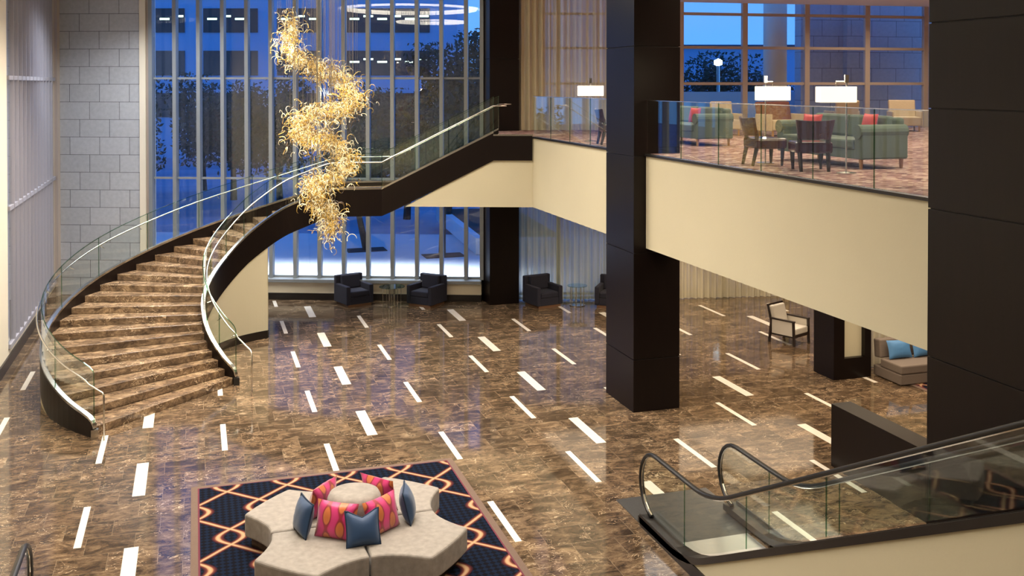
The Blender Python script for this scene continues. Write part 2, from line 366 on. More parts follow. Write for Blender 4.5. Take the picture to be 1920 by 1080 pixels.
def cushion(w, h, t, n=10, pinch=.06, seed=0, wob=.0, chop=0):
    """pillow lying in XZ, thickness along Y"""
    rr = random.Random(seed); mb = MB(); vs = []; fs = []
    g = [[rr.uniform(-1, 1) for _ in range(n + 1)] for _ in range(n + 1)]
    for side in (1, -1):
        for i in range(n + 1):
            for j in range(n + 1):
                u = -1 + 2 * i / n; v = -1 + 2 * j / n
                px = u * (1 - pinch * (1 - v * v)); pz = v * (1 - pinch * (1 - u * u)) - (chop * max(0, v + .2) ** 2 * max(0, 1 - abs(u) * 1.15) * 2 / 1.44)
                th = ((1 - abs(u) ** 2.6) * (1 - abs(v) ** 2.6)) ** .55 if abs(u) < 1 and abs(v) < 1 else 0
                vs.append((px * w / 2, side * t / 2 * th + wob * g[i][j] * th, pz * h / 2))
    m = (n + 1) ** 2
    for side in (0, 1):
        for i in range(n):
            for j in range(n):
                a = side * m + i * (n + 1) + j; q = (a, a + 1, a + n + 2, a + n + 1); fs.append(q if side else q[::-1])
    return mb.add(vs, fs)
def rot(mb, M):
    mb.v = [tuple(M @ Vector(p)) for p in mb.v]; return mb
def TR(loc=(0, 0, 0), rx=0, ry=0, rz=0): return Matrix.Translation(loc) @ Matrix.Rotation(rz, 4, 'Z') @ Matrix.Rotation(ry, 4, 'Y') @ Matrix.Rotation(rx, 4, 'X')

# ------------------------------------------------------------------ the plan
A1 = R(20.6); D1 = (math.cos(A1), -math.sin(A1)); N1 = (math.sin(A1), math.cos(A1))     # window wall direction, outward normal
P0 = (-4.05, 33.40)
def W(s, o=0.0): return (P0[0] + D1[0] * s + N1[0] * o, P0[1] + D1[1] * s + N1[1] * o)
XL = -4.05; XF = 8.37; XR = 24.0; MZ = 5.03; CH = 9.25; YB = -4.0
QA = (8.95, 28.75); QB = (13.2, 27.5); QC = (24.0, 26.6)

# floor slab with flush white stone inlays in one mesh
fl = MB()
fl.prism([(XL, YB), (XR, YB), (XR, 26.6), QB, QA, W(13.2), P0], -.3, 0, 0)
per = 3.261; L = 1.429; wal = lambda x: 33.40 - .376 * (x + 4.05)
cols_ = [(-3.46, .10, .5), (-1.574, .10, 0), (-.858, .19, .5), (.48, .10, 0), (2.214, .10, .5), (3.07, .19, 0), (4.30, .10, .5), (6.18, .10, 0), (6.90, .19, .5), (8.26, .10, 0), (10.0, .10, .5), (10.87, .19, 0), (12.06, .10, .5), (13.93, .10, 0), (14.6, .19, .5), (15.95, .10, 0), (17.8, .10, .5), (18.6, .19, 0), (19.9, .10, .5), (21.8, .10, 0)]
for x, ww, phase in cols_:
    for k in range(0, 10):
        y1 = (k + phase + .0447) * per; y0 = y1 - L
        y1 = min(y1, (wal(x) if x < 8.1 else 28.4 - .29 * (x - 8.95)) - .5)
        if y1 - y0 < .2: continue
        fl.box(x - ww / 2, x + ww / 2, y0, y1, -.004, .002, 1)
struct('floor', fl, ['floor_marble', 'white_inlay'])

# stone wall, built in its own frame so that the coursing follows it
st = MB(); st.box(0, 2.65, 0, .35, 0, 9.6); struct('wall_back', st, ['stone_block'], loc=(P0[0], P0[1], 0), rz=-A1)
pr_ = MB(); pr_.box(2.65, 2.84, -.06, .35, 0, 9.6, 0).box(2.84, 2.92, .0, .35, 0, 9.6, 1).box(2.92, 3.0, -.03, .3, 0, 9.6, 0)
struct('trim_1', pr_, ['plaster_pale', 'frame_warm'], loc=(P0[0], P0[1], 0), rz=-A1)
cn = MB(); cn.box(-.02, .16, -.16, .02, 0, 9.6); struct('trim_2', cn, ['frame_warm'], loc=(P0[0], P0[1], 0), rz=-A1)

# big window wall
def window(name, org, rz, xs, z0, z1, transoms, mw, md, fmat, gmat='window_glass', tw=.06, sidecol=None):
    fr = MB()
    for x in xs: fr.box(x - mw / 2, x + mw / 2, -md, .06, z0, z1)
    o = struct(name, fr, [fmat], loc=(*org, 0), rz=rz)
    tb = MB()
    for z in transoms: tb.box(xs[0], xs[-1], -.05, .05, z - tw / 2, z + tw / 2)
    put('transom', tb.mesh('transom', fmat), o)
    zs = [z0] + [z for z in transoms if z0 < z < z1] + [z1]
    for i in range(len(xs) - 1):
        for j in range(len(zs) - 1):
            g = MB(); g.box(xs[i] + mw / 2, xs[i + 1] - mw / 2, -.012, .012, zs[j] + tw / 2, zs[j + 1] - tw / 2); put('pane', g.mesh('pane', gmat), o)
    return o
xs = [3.03] + [3.03 + .731 * i for i in range(1, 14)] + [13.0]
window('window_1', P0, -A1, xs, .62, CH, [.65, 3.58, 6.58, 9.2], .11, .17, 'frame_metal')
sl = MB(); sl.box(3.0, 13.0, -.38, .06, .53, .62, 0).box(3.0, 13.0, -.26, .06, .20, .53, 1).box(3.0, 13.0, -.30, .06, 0, .20, 2)
struct('trim_3', sl, ['frame_metal', 'plaster_pale', 'dark_base'], loc=(*P0, 0), rz=-A1)

# right stretch of glazing: ground floor and curtain bay, then the mezzanine window
def seg(a, b): return math.hypot(b[0] - a[0], b[1] - a[1]), math.atan2(b[1] - a[1], b[0] - a[0])
LA, RA = seg(QA, QB); LB, RB = seg(QB, QC)
window('window_2', QA, RA, [0, 1.45, 2.95, LA], .1, CH, [.15, 3.2, 5.0, 6.42, 7.48, 8.5], .12, .10, 'frame_warm')
window('window_3', QB, RB, [.05] + [.71 + 2.07 * i for i in range(5)] + [LB], 5.0, 8.9, [6.42, 7.51, 8.52], .16, .08, 'frame_warm', tw=.085)
window('window_4', QB, RB, [0, 2.1, 4.2, 6.3, 8.4, LB], .05, 3.2, [.15, 3.1], .14, .1, 'frame_warm')
# left wall with its tall window
lw = MB(); lw.box(-.4, 0, YB, 25.2, 0, CH).box(-.4, 0, 25.2, 33.6, 0, .36).box(-.4, 0, 33.2, 33.6, 0, CH)
struct('wall_left', lw, ['plaster_pale'], loc=(XL, 0, 0))
bb = MB(); bb.box(XL, XL + .035, YB, 33.3, 0, .26); struct('baseboard_left', bb, ['dark_base'])
fy = [25.2 + .66 * i for i in range(13)]
window('window_5', (XL, 25.2), R(90), [.04] + [.6 * i for i in range(1, 13)] + [7.95], .40, CH, [.44, 3.58, 6.55], .05, -.02, 'fin_grey', tw=.10)
fins = MB()
for i in range(1, 13): fins.box(XL - .02, XL + .06, 25.2 + .6 * i - .012, 25.2 + .6 * i + .012, .4, CH)
struct('trim_4', fins, ['fin_grey'])
# drawn blind behind that window
bl = MB(); bl.strip([(XL - .22 + .02 * (i % 2), 25.2 + .08 * i) for i in range(100)], .38, CH, .004); tag(put('sheer_curtain', bl.mesh('sheer_curtain', 'curtain_back')), 'grey blind drawn behind the tall finned window of the left wall', 'curtain')
# enclosing walls outside the view, ceiling
wr = MB(); wr.box(XR, XR + .3, YB, 27, 0, CH); struct('wall_right', wr, ['plaster_pale'])
wf = MB(); wf.box(XL - .4, XR + .3, YB - .3, YB, 0, CH); struct('wall_front', wf, ['plaster_pale'])
ce = MB(); ce.prism([(XL - .4, YB), (XR + .3, YB), (XR + .3, 26.5), (13.2, 27.6), (9.0, 29.1), W(13.2, .3), W(-.5, .3)], CH, CH + .3); struct('ceiling', ce, ['ceiling_paint'])
cm = MB(); cm.prism([(12.9, YB), (XR, YB), (XR, 26.55), (13.25, 27.45), (12.9, 27.55)], 8.86, 9.2); struct('ceiling', cm, ['ceiling_paint'])

# mezzanine slab with its balcony face
C1 = (XF, 24.9); C2 = (7.42, 25.257)                       # corner, top of stairs (near)
C3 = (7.42 + N1[0] * 1.98, 25.257 + N1[1] * 1.98)           # top of stairs (far)
ms = MB(); ms.prism([(XF + .02, YB), (XR, YB), (XR, 26.58), (13.2, 27.45), (9.0, 28.66), (8.2, 28.9), (8.12, 27.2), C3, C2, (C1[0] + .02, C1[1])], 3.2, MZ - .01)
struct('wall_balcony', ms, ['plaster'])
mc = MB(); mc.prism([(XF + .12, YB), (XR, YB), (XR, 26.56), (13.2, 27.43), (9.0, 28.62), (8.25, 28.8), (8.2, 27.2), (C3[0] + .05, C3[1]), (C2[0] + .1, C2[1]), (C1[0] + .1, C1[1] + .03)], MZ - .01, MZ + .015)
struct('floor', mc, ['mezzanine_carpet'])
te = MB(); te.strip([(XF, YB), (XF, 24.9)], MZ - .03, MZ + .012, .03); struct('trim_5', te, ['bronze_trim'])

# ------------------------------------------------------------------ columns
def column(x0, x1, y0, y1, ztop, seams, label):
    r = root('column', ((x0 + x1) / 2, (y0 + y1) / 2, 0), 0, label, 'column', None)
    zz = [0] + seams + [ztop]
    for i in range(len(zz) - 1):
        m = MB(); m.box(x0, x1, y0, y1, zz[i] + (.007 if i else 0), zz[i + 1] - .007); wpart('cladding_panel', m, 'dark_wood', r, bevel=.004)
    m = MB(); m.box(x0 + .02, x1 - .02, y0 + .02, y1 - .02, 0, ztop); wpart('core', m, 'seam', r)
column(8.13, 9.12, 18.0, 19.38, CH, [1.03, 3.11, 5.0, 7.14], 'dark wood-clad square column standing free in the middle of the lobby floor')
column(8.13, 9.02, 28.05, 28.98, CH, [3.11, 5.0, 7.14], 'dark wood-clad column at the back between the tall window and the curtain')
column(8.13, 9.12, 5.0, 9.75, CH, [1.25, 3.24, 4.96, 6.12, 7.11], 'huge near dark-panelled pillar filling the right edge')

# ------------------------------------------------------------------ glass railing along the mezzanine edge
rl = root('glass_railing', (XF + .03, 24.8, MZ), 0, 'frameless glass railing along the edge of the cream mezzanine balcony', 'railing')
ys = [24.85, 23.54, 22.2, 20.92, 19.42]; ys2 = [17.98, 16.52, 15.15, 13.81, 12.43, 11.07, 9.7]
for a, b in list(zip(ys, ys[1:])) + list(zip(ys2, ys2[1:])):
    m = MB(); m.box(XF + .02, XF + .035, b + .012, a - .012, MZ, MZ + 1.05); g = wpart('glass_panel', m, 'clear_glass', rl)
    m = MB(); m.box(XF + .0185, XF + .0365, b + .009, b + .0145, MZ, MZ + 1.05); wpart2('glass_edge', m, 'edge_glass', g)
for a, b in ((24.85, 19.42), (17.98, 9.76)):
    m = MB(); m.box(XF + .008, XF + .047, b, a, MZ + 1.05, MZ + 1.062); wpart('top_cap', m, 'steel', rl)
    m = MB(); m.box(XF + .0, XF + .055, b, a, MZ - .0, MZ + .022); wpart('base_shoe', m, 'steel', rl)

# ------------------------------------------------------------------ the staircase
h = MZ / 34
CO = (2.12, 23.04); RO = 5.15; CI = (2.55, 23.87); RI = 2.39
ao = {0: 221.3, 1: 219.8, 2: 212.4, 3: 204.9, 4: 197.2, 5: 189.5, 6: 181.8, 7: 174, 8: 166.8, 9: 160, 10: 153.4, 11: 146.9, 12: 140.3, 13: 133.6, 14: 127.3, 15: 121.2, 16: 115.2, 17: 109.1, 18: 103, 19: 97.2, 20: 91.5, 21: 85.7}
ai = {0: 223.8, 1: 221.9, 2: 216, 3: 210.3, 4: 204.2, 5: 198, 6: 192, 7: 186, 8: 179, 9: 171.8, 10: 164.4, 11: 157.4, 12: 150.6, 13: 144.2, 14: 138.4, 15: 133, 16: 127.6, 17: 122.2, 18: 116.2, 19: 110.2, 20: 104, 21: 97}
OUT = {k: (CO[0] + RO * math.cos(R(a)), CO[1] + RO * math.sin(R(a))) for k, a in ao.items()}
INN = {k: (CI[0] + RI * math.cos(R(a)), CI[1] + RI * math.sin(R(a))) for k, a in ai.items()}
OUT[22] = (3.03, 28.22); OUT[23] = (3.55, 28.27); OUT[24] = (4.07, 28.28)
INN[22] = (2.64, 26.27); INN[23] = (3.07, 26.36); INN[24] = (3.52, 26.46)
LN = (4.67, 26.26); LF = (4.67 + N1[0] * 1.98, 26.26 + N1[1] * 1.98)
def cat(pts, t):
    i = int(math.floor(t)); i = max(0, min(i, 23)); u = t - i
    p = [pts[max(0, i - 1)], pts[i], pts[i + 1], pts[min(24, i + 2)]]
    return tuple(.5 * (2 * p[1][c] + (p[2][c] - p[0][c]) * u + (2 * p[0][c] - 5 * p[1][c] + 4 * p[2][c] - p[3][c]) * u * u + (3 * p[1][c] - p[0][c] - 3 * p[2][c] + p[3][c]) * u ** 3) for c in (0, 1))
ts = [i / 3 for i in range(0, 73)]
nU = 10
def upper(k, far):           # nosing k on the upper flight, k = 24..34
    f = (k - 24) / nU; a, b = (LF, C3) if far else (LN, C2)
    return (a[0] + (b[0] - a[0]) * f, a[1] + (b[1] - a[1]) * f)
sr = root('staircase', ((INN[0][0] + OUT[0][0]) / 2, (INN[0][1] + OUT[0][1]) / 2, 0), 0, 'sweeping curved brown marble staircase with glass sides rising to the mezzanine', 'staircase')
for k in range(1, 24):
    m = MB(); a, b, c, d_ = INN[k], OUT[k], cat(OUT, k + .5), OUT[k + 1]; e = cat(INN, k + .5)
    e2 = INN[k + 1]
    # overlap a little below the riser of the next step
    m.prism([a, b, c, d_, e2, e], (k - 1) * h, k * h); wpart('step', m, 'step_marble', sr, bevel=.008)
m = MB(); m.prism([INN[24], OUT[24], LF, LN], 24 * h - .25, 24 * h); wpart('landing', m, 'step_marble', sr)
for k in range(25, 34):
    m = MB(); m.prism([upper(k, 0), upper(k, 1), upper(k + 1, 1), upper(k + 1, 0)], (k - 1) * h, k * h); wpart('step', m, 'step_marble', sr)
# side lines: plan polyline + tread-line height for inner (near) and outer (far) sides
def side(far):
    P = OUT if far else INN; pl = []; zz = []
    for t in ts: pl.append(cat(P, t)); zz.append((t + .5) * h if t < 23.5 else 24 * h)
    a = LF if far else LN
    n0 = len(pl)
    for f in (.33, .66): pl.append((P[24][0] + (a[0] - P[24][0]) * f, P[24][1] + (a[1] - P[24][1]) * f)); zz.append(24 * h)
    pl.append(a); zz.append(24 * h)
    for i in range(1, 11): p = upper(24 + i, far); pl.append(p); zz.append((24 + i) * h if i else 24 * h)
    return pl, zz
for far in (0, 1):
    pl, zz = side(far); sgn = 1 if far else -1
    nS = len(pl)
    top = [z + .10 for z in zz]; bot = [max(0, z - (.60 if i < 76 else .62)) for i, z in enumerate(zz)]
    if far:
        top[-1] = zz[-1] + .10
    m = MB(); m.strip(pl, bot, top, .07, off=-.0 if far else 0); wpart('stringer', m, 'dark_wood', sr, smooth=False)
    m = MB(); m.strip(pl, [z + .0 for z in top], [z + .05 for z in top], .085); wpart('glass_channel', m, 'steel', sr)
    # glass in separate sheets
    idx = list(range(1, 73, 8)) + [72, 75, 78, 81, len(pl) - 1]
    idx = sorted(set(idx))
    for a, b in zip(idx, idx[1:]):
        sub = pl[a:b + 1]; zb = [z + .05 for z in top[a:b + 1]]; zt = [z + 1.04 for z in zz[a:b + 1]]
        m = MB(); m.strip(sub, zb, zt, .016); g = wpart('glass_panel', m, 'clear_glass', sr, smooth=False)
        m = MB(); m.strip(sub, [z - .004 for z in zt], [z + .010 for z in zt], .019); wpart2('glass_edge', m, 'edge_glass', g)
        if a == idx[0]:
            p = sub[0]; m = MB(); m.box(p[0] - .009, p[0] + .009, p[1] - .009, p[1] + .009, zb[0], zt[0]); wpart2('glass_edge', m, 'edge_glass', g)
        p = sub[-1]; m = MB(); m.box(p[0] - .009, p[0] + .009, p[1] - .009, p[1] + .009, zb[-1], zt[-1]); wpart2('glass_edge', m, 'edge_glass', g)
    # handrail on the stair side of the glass
    hp = []
    for i, p in enumerate(pl):
        a = pl[max(i - 1, 0)]; b = pl[min(i + 1, nS - 1)]; dx, dy = b[0] - a[0], b[1] - a[1]; q = math.hypot(dx, dy)
        nx, ny = -dy / q, dx / q
        o_ = (-.085 if far else .085) * (-1 if False else 1)
        hp.append((p[0] - nx * o_ * 1, p[1] - ny * o_ * 1, zz[i] + .81))
    ex_, ey_ = ((-1.58, 19.45) if far else (1.11, 21.60))
    pts = [(ex_, ey_, 0), (ex_, ey_, .5), (ex_, ey_, .80), (ex_ + (hp[2][0] - ex_) * .08, ey_ + (hp[2][1] - ey_) * .08, .855)] + hp[2:]
    if far == 0 or True:
        l = hp[-1]; pts.append((l[0] + D1[0] * .35, l[1] + D1[1] * .35, l[2]))
    m = MB(); m.tube(pts, .017, 8); hr = wpart('handrail', m, 'chrome', sr, smooth=True)
    for i in range(4, nS, 6):
        p, q = hp[i], pl[i]; m = MB(); m.tube([(p[0], p[1], p[2] - .02), (p[0], p[1], p[2] - .06), (q[0], q[1], p[2] - .09)], .009, 6); wpart2('bracket', m, 'chrome', hr)
    # end block of the stringer
    p = pl[0]; m = MB(); m.box(p[0] - .06, p[0] + .06, p[1] - .06, p[1] + .06, 0, .16); wpart('end_block', m, 'steel' if far else 'bronze_trim', sr)
# plastered wall carrying the stair
ws = MB(); pl = [cat(INN, t / 3) for t in range(0, 58)]; zt = [max(.02, (t / 3 + .5) * h - .58) for t in range(0, 58)]
ws.strip(pl, 0, zt, .05)
e = pl[-1]; o_ = cat(OUT, 19.0); ex = (e[0] + (o_[0] - e[0]) * .95, e[1] + (o_[1] - e[1]) * .95)
ws.strip([e, ex], 0, zt[-1] + .0, .05)
ws.strip([cat(OUT, t / 3) for t in range(0, 58)], 0, zt, .05)
struct('wall_stair', ws, ['plaster'])
bs = MB(); bs.strip(pl[6:], 0, .2, .075); bs.strip([e, ex], 0, .2, .075); struct('baseboard_stair', bs, ['dark_base'])
# plastered soffit under curved flight
so = MB()
for i in range(8, 72):
    a, b = cat(INN, i / 3), cat(OUT, i / 3); c, d_ = cat(INN, (i + 1) / 3), cat(OUT, (i + 1) / 3); z0 = (i / 3 + .5) * h - .56; z1 = ((i + 1) / 3 + .5) * h - .56
    if z0 < .1: continue
    so.add([(*a, z0), (*b, z0), (*d_, z1), (*c, z1), (*a, z0 + .2), (*b, z0 + .2), (*d_, z1 + .2), (*c, z1 + .2)], [(0, 1, 2, 3), (7, 6, 5, 4), (0, 3, 7, 4), (1, 5, 6, 2), (0, 4, 5, 1), (3, 2, 6, 7)])
for i in range(0, 10):
    a, b, c, d_ = upper(24 + i, 0), upper(24 + i, 1), upper(25 + i, 0), upper(25 + i, 1); z0 = (24 + i) * h - .58; z1 = z0 + h
    so.add([(*a, z0), (*b, z0), (*d_, z1), (*c, z1), (*a, z0 + .2), (*b, z0 + .2), (*d_, z1 + .2), (*c, z1 + .2)], [(0, 1, 2, 3), (7, 6, 5, 4), (0, 3, 7, 4), (1, 5, 6, 2), (0, 4, 5, 1), (3, 2, 6, 7)])
wpart('soffit', so, 'plaster', sr)
m = MB(); m.strip([(C2[0] - N1[0] * .04, C2[1] - N1[1] * .04), (C1[0] - .012, C1[1] - .03)], 4.42, MZ + .03, .05); wpart('stringer', m, 'dark_wood', sr)
m = MB(); m.strip([(C2[0] - N1[0] * .04, C2[1] - N1[1] * .04), (C1[0] + .02, C1[1] - .03)], MZ + .03, MZ + .07, .07); wpart('glass_channel', m, 'steel', sr)
# the beam wall under the upper flight
wb = MB(); S0 = (5.24, 26.045)
def zs(x): return 3.2 + (x - 5.24) / (7.42 - 5.24) * (4.45 - 3.2)
wb.add([(S0[0], S0[1], 3.2), (C1[0], C1[1] + .0, 3.2), (C1[0], C1[1], 4.46), (C2[0], C2[1], 4.46)] + [(S0[0] + N1[0] * .2, S0[1] + N1[1] * .2, 3.2), (C1[0] + N1[0] * .2, C1[1] + N1[1] * .2, 3.2), (C1[0] + N1[0] * .2, C1[1] + N1[1] * .2, 4.46), (C2[0] + N1[0] * .2, C2[1] + N1[1] * .2, 4.46)],
       [(0, 1, 2, 3), (7, 6, 5, 4), (0, 4, 5, 1), (1, 5, 6, 2), (2, 6, 7, 3), (3, 7, 4, 0)])
struct('wall_beam', wb, ['plaster'])

# ------------------------------------------------------------------ chandelier
ch = root('chandelier', (2.5, 23.5, CH), 0, 'tall spiralling chandelier of golden curled glass tendrils hanging beside the stairs', 'chandelier')
AXX, AXY = .954, -.2995; DXX, DXY = .2995, .954
path = [(-.42, 7.95, .1), (-.44, 7.55, -.1), (-.42, 7.1, -.25), (-.1, 6.95, .3), (.3, 6.75, .45), (.75, 6.55, .35), (1.02, 6.2, .05), (1.0, 5.95, -.2), (.6, 5.85, -.4), (.15, 5.75, -.5), (-.2, 5.55, -.35), (-.2, 5.2, -.05), (.2, 5.2, .3), (.6, 5.0, .4), (.9, 4.75, .2), (.75, 4.4, -.1), (.35, 4.25, -.3), (.05, 4.1, -.2), (.1, 3.75, .0), (.35, 3.55, .2), (.55, 3.3, .1), (.4, 2.95, 0)]
def tendril(seed):
    r_ = random.Random(seed); m = MB(); n = 9; Lt = r_.uniform(.28, .46); curl = r_.uniform(1.2, 4.6) * r_.choice((-1, 1)); p = Vector((0, 0, -Lt * .45)); a = r_.uniform(-.3, .3); pts = []
    for i in range(n): pts.append(tuple(p)); a += curl / n; p = p + Vector((math.sin(a), .25 * math.sin(2 * a + seed), math.cos(a))) * (Lt / n * 1.15)
    m.tube(pts, [.009 * (1 - .75 * i / n) + .003 for i in range(n)], 4); m.lathe([(.001, -.03), (.016, -.012), (.018, .008), (.004, .03)], 5, pts[0]); return m
tms = [[(tendril(sd)).mesh('tendril', mt, True) for sd in range(6)] for mt in ('amber_crystal', 'clear_crystal', 'smoke_crystal')]
def cpos():
    t = rnd.random() * (len(path) - 1.001); i = int(t); u = t - i; a, b = path[i], path[i + 1]
    off, z, dp = [a[c] + (b[c] - a[c]) * u for c in range(3)]
    taper = 1.0 if t < 19 else .75
    rr = rnd.gauss(0, .225) * taper; q = rnd.uniform(0, 2 * PI); off += rr * math.cos(q) * .9; dp += rr * math.sin(q); z += rnd.gauss(0, .13)
    return (2.5 + off * AXX + dp * DXX, 23.5 + off * AXY + dp * DXY, z), t
bulk = [MB(), MB(), MB()]
for i in range(3300):
    (x, y, z), t = cpos(); mi = rnd.choices((0, 1, 2), (.44, .32, .24))[0]; sd = rnd.randrange(6)
    eul = (rnd.gauss(0, .5), rnd.gauss(0, .5), rnd.uniform(0, 2 * PI)); s_ = rnd.uniform(.42, .85)
    if i < 100:
        o = bpy.data.objects.new('tendril', tms[mi][sd]); COL.objects.link(o); o.parent = ch; o.location = (x - 2.5, y - 23.5, z - CH); o.rotation_euler = eul; o.scale = (s_,) * 3
    else:
        M = Matrix.Translation((x, y, z)) @ Matrix.Rotation(eul[2], 4, 'Z') @ Matrix.Rotation(eul[1], 4, 'Y') @ Matrix.Rotation(eul[0], 4, 'X') @ Matrix.Scale(s_, 4)
        me = tms[mi][sd]; bulk[mi].add([tuple(M @ v.co) for v in me.vertices], [tuple(p.vertices) for p in me.polygons])
allb = MB()
for i, b in enumerate(bulk): allb.add(b.v, b.f, i)
tag(wpart('tendril_cluster', allb, ['amber_crystal', 'clear_crystal', 'smoke_crystal'], ch, smooth=True), kind='stuff')
for i in range(90):
    (x, y, z), t = cpos()
    m = MB(); m.tube([(x, y, z), (x, y, CH - .05)], .0035, 3, cap=False); wpart('suspension_wire', m, 'steel', ch)
m = MB(); m.lathe([(.001, -.05), (1.35, -.05), (1.4, -.02), (1.4, 0)], 40, (2.7, 23.45, CH)); wpart('ceiling_canopy', m, 'steel', ch)
for (lx, ly, lz) in ((2.1, 23.4, 7.2), (2.9, 23.1, 6.2), (2.6, 23.2, 5.0), (2.6, 23.4, 4.0)):
    pl_ = bpy.data.lights.new('chandelier_light', 'POINT'); pl_.energy = 15; pl_.color = (1, .80, .50); pl_.shadow_soft_size = .03; link_light(pl_, 'chandelier_light', (lx, ly, lz))

# ceiling ring coves (seen mirrored in the window)
for (x, y, r0, r1, lab) in ((2.6, 23.4, 2.55, 2.25, 'large glowing oval ring light recessed in the lobby ceiling above the chandelier'), (-.2, 16.5, 1.6, 1.4, 'smaller glowing ring light recessed in the ceiling over the lobby floor')):
    r = root('ceiling_light', (x, y, CH), 0, lab, 'ceiling light')
    m = MB(); m.tube([(x + (r0 + r1) / 2 * math.cos(a), y + (r0 + r1) / 2 * math.sin(a), CH - .06) for a in [2 * PI * i / 48 for i in range(48)]], .10, 6, closed=True); wpart('diffuser', m, 'ring_glow', r)
    m = MB(); m.tube([(x + (r0 + .1) * math.cos(a), y + (r0 + .1) * math.sin(a), CH - .05) for a in [2 * PI * i / 48 for i in range(48)]], .05, 6, closed=True); wpart('rim', m, 'ceiling_paint', r)

# ------------------------------------------------------------------ curtains
def curtain(name, pts0, n, z0, z1, amp, m_, label, group=None):
    (x0, y0), (x1, y1) = pts0; Lc = math.hypot(x1 - x0, y1 - y0); dx, dy = (x1 - x0) / Lc, (y1 - y0) / Lc; r_ = random.Random(len(label)); vs = []
    K = int(Lc / .022); pts = []; ph = 0
    for i in range(K + 1):
        s_ = Lc * i / K; ph += r_.uniform(.45, 1.0); o = amp * math.sin(ph) + amp * .4 * math.sin(ph * .37 + 1)
        pts.append((x0 + dx * s_ - dy * o, y0 + dy * s_ + dx * o))
    mb = MB(); N = len(pts); vs = []; fs = []
    for p in pts: vs += [(p[0], p[1], z0), (p[0], p[1], z1)]
    for i in range(N - 1): fs.append((2 * i, 2 * i + 2, 2 * i + 3, 2 * i + 1))
    mb.add([(v[0] - x0, v[1] - y0, v[2]) for v in vs], fs)
    o = put(name, mb.mesh(name, m_, True), loc=(x0, y0, 0)); return tag(o, label, 'curtain', group)
curtain('sheer_curtain', ((9.1, 28.48), (12.0, 27.64)), 0, .004, 3.19, .055, 'sheer_green', 'pale green sheer curtain behind the pair of navy armchairs under the mezzanine')
curtain('sheer_curtain', ((12.1, 27.55), (18.6, 26.3)), 0, .004, 3.19, .055, 'sheer_cream', 'cream sheer curtain to the floor right of the free-standing column under the mezzanine')
curtain('sheer_curtain', ((9.04, 28.25), (9.85, 28.1)), 0, MZ + .02, CH - .02, .06, 'sheer_cream', 'gathered cream curtain edge beside the back column on the mezzanine')
curtain('sheer_curtain', ((9.1, 28.42), (13.1, 27.2)), 0, MZ + .02, CH - .02, .05, 'sheer_cream', 'wide sheer cream curtain across the mezzanine window left of the column')
curtain('sheer_curtain', ((14.3, 19.35), (19.0, 19.35)), 0, .004, 3.19, .05, 'sheer_cream', 'cream ribbed curtain behind the taupe sofa with blue cushions')

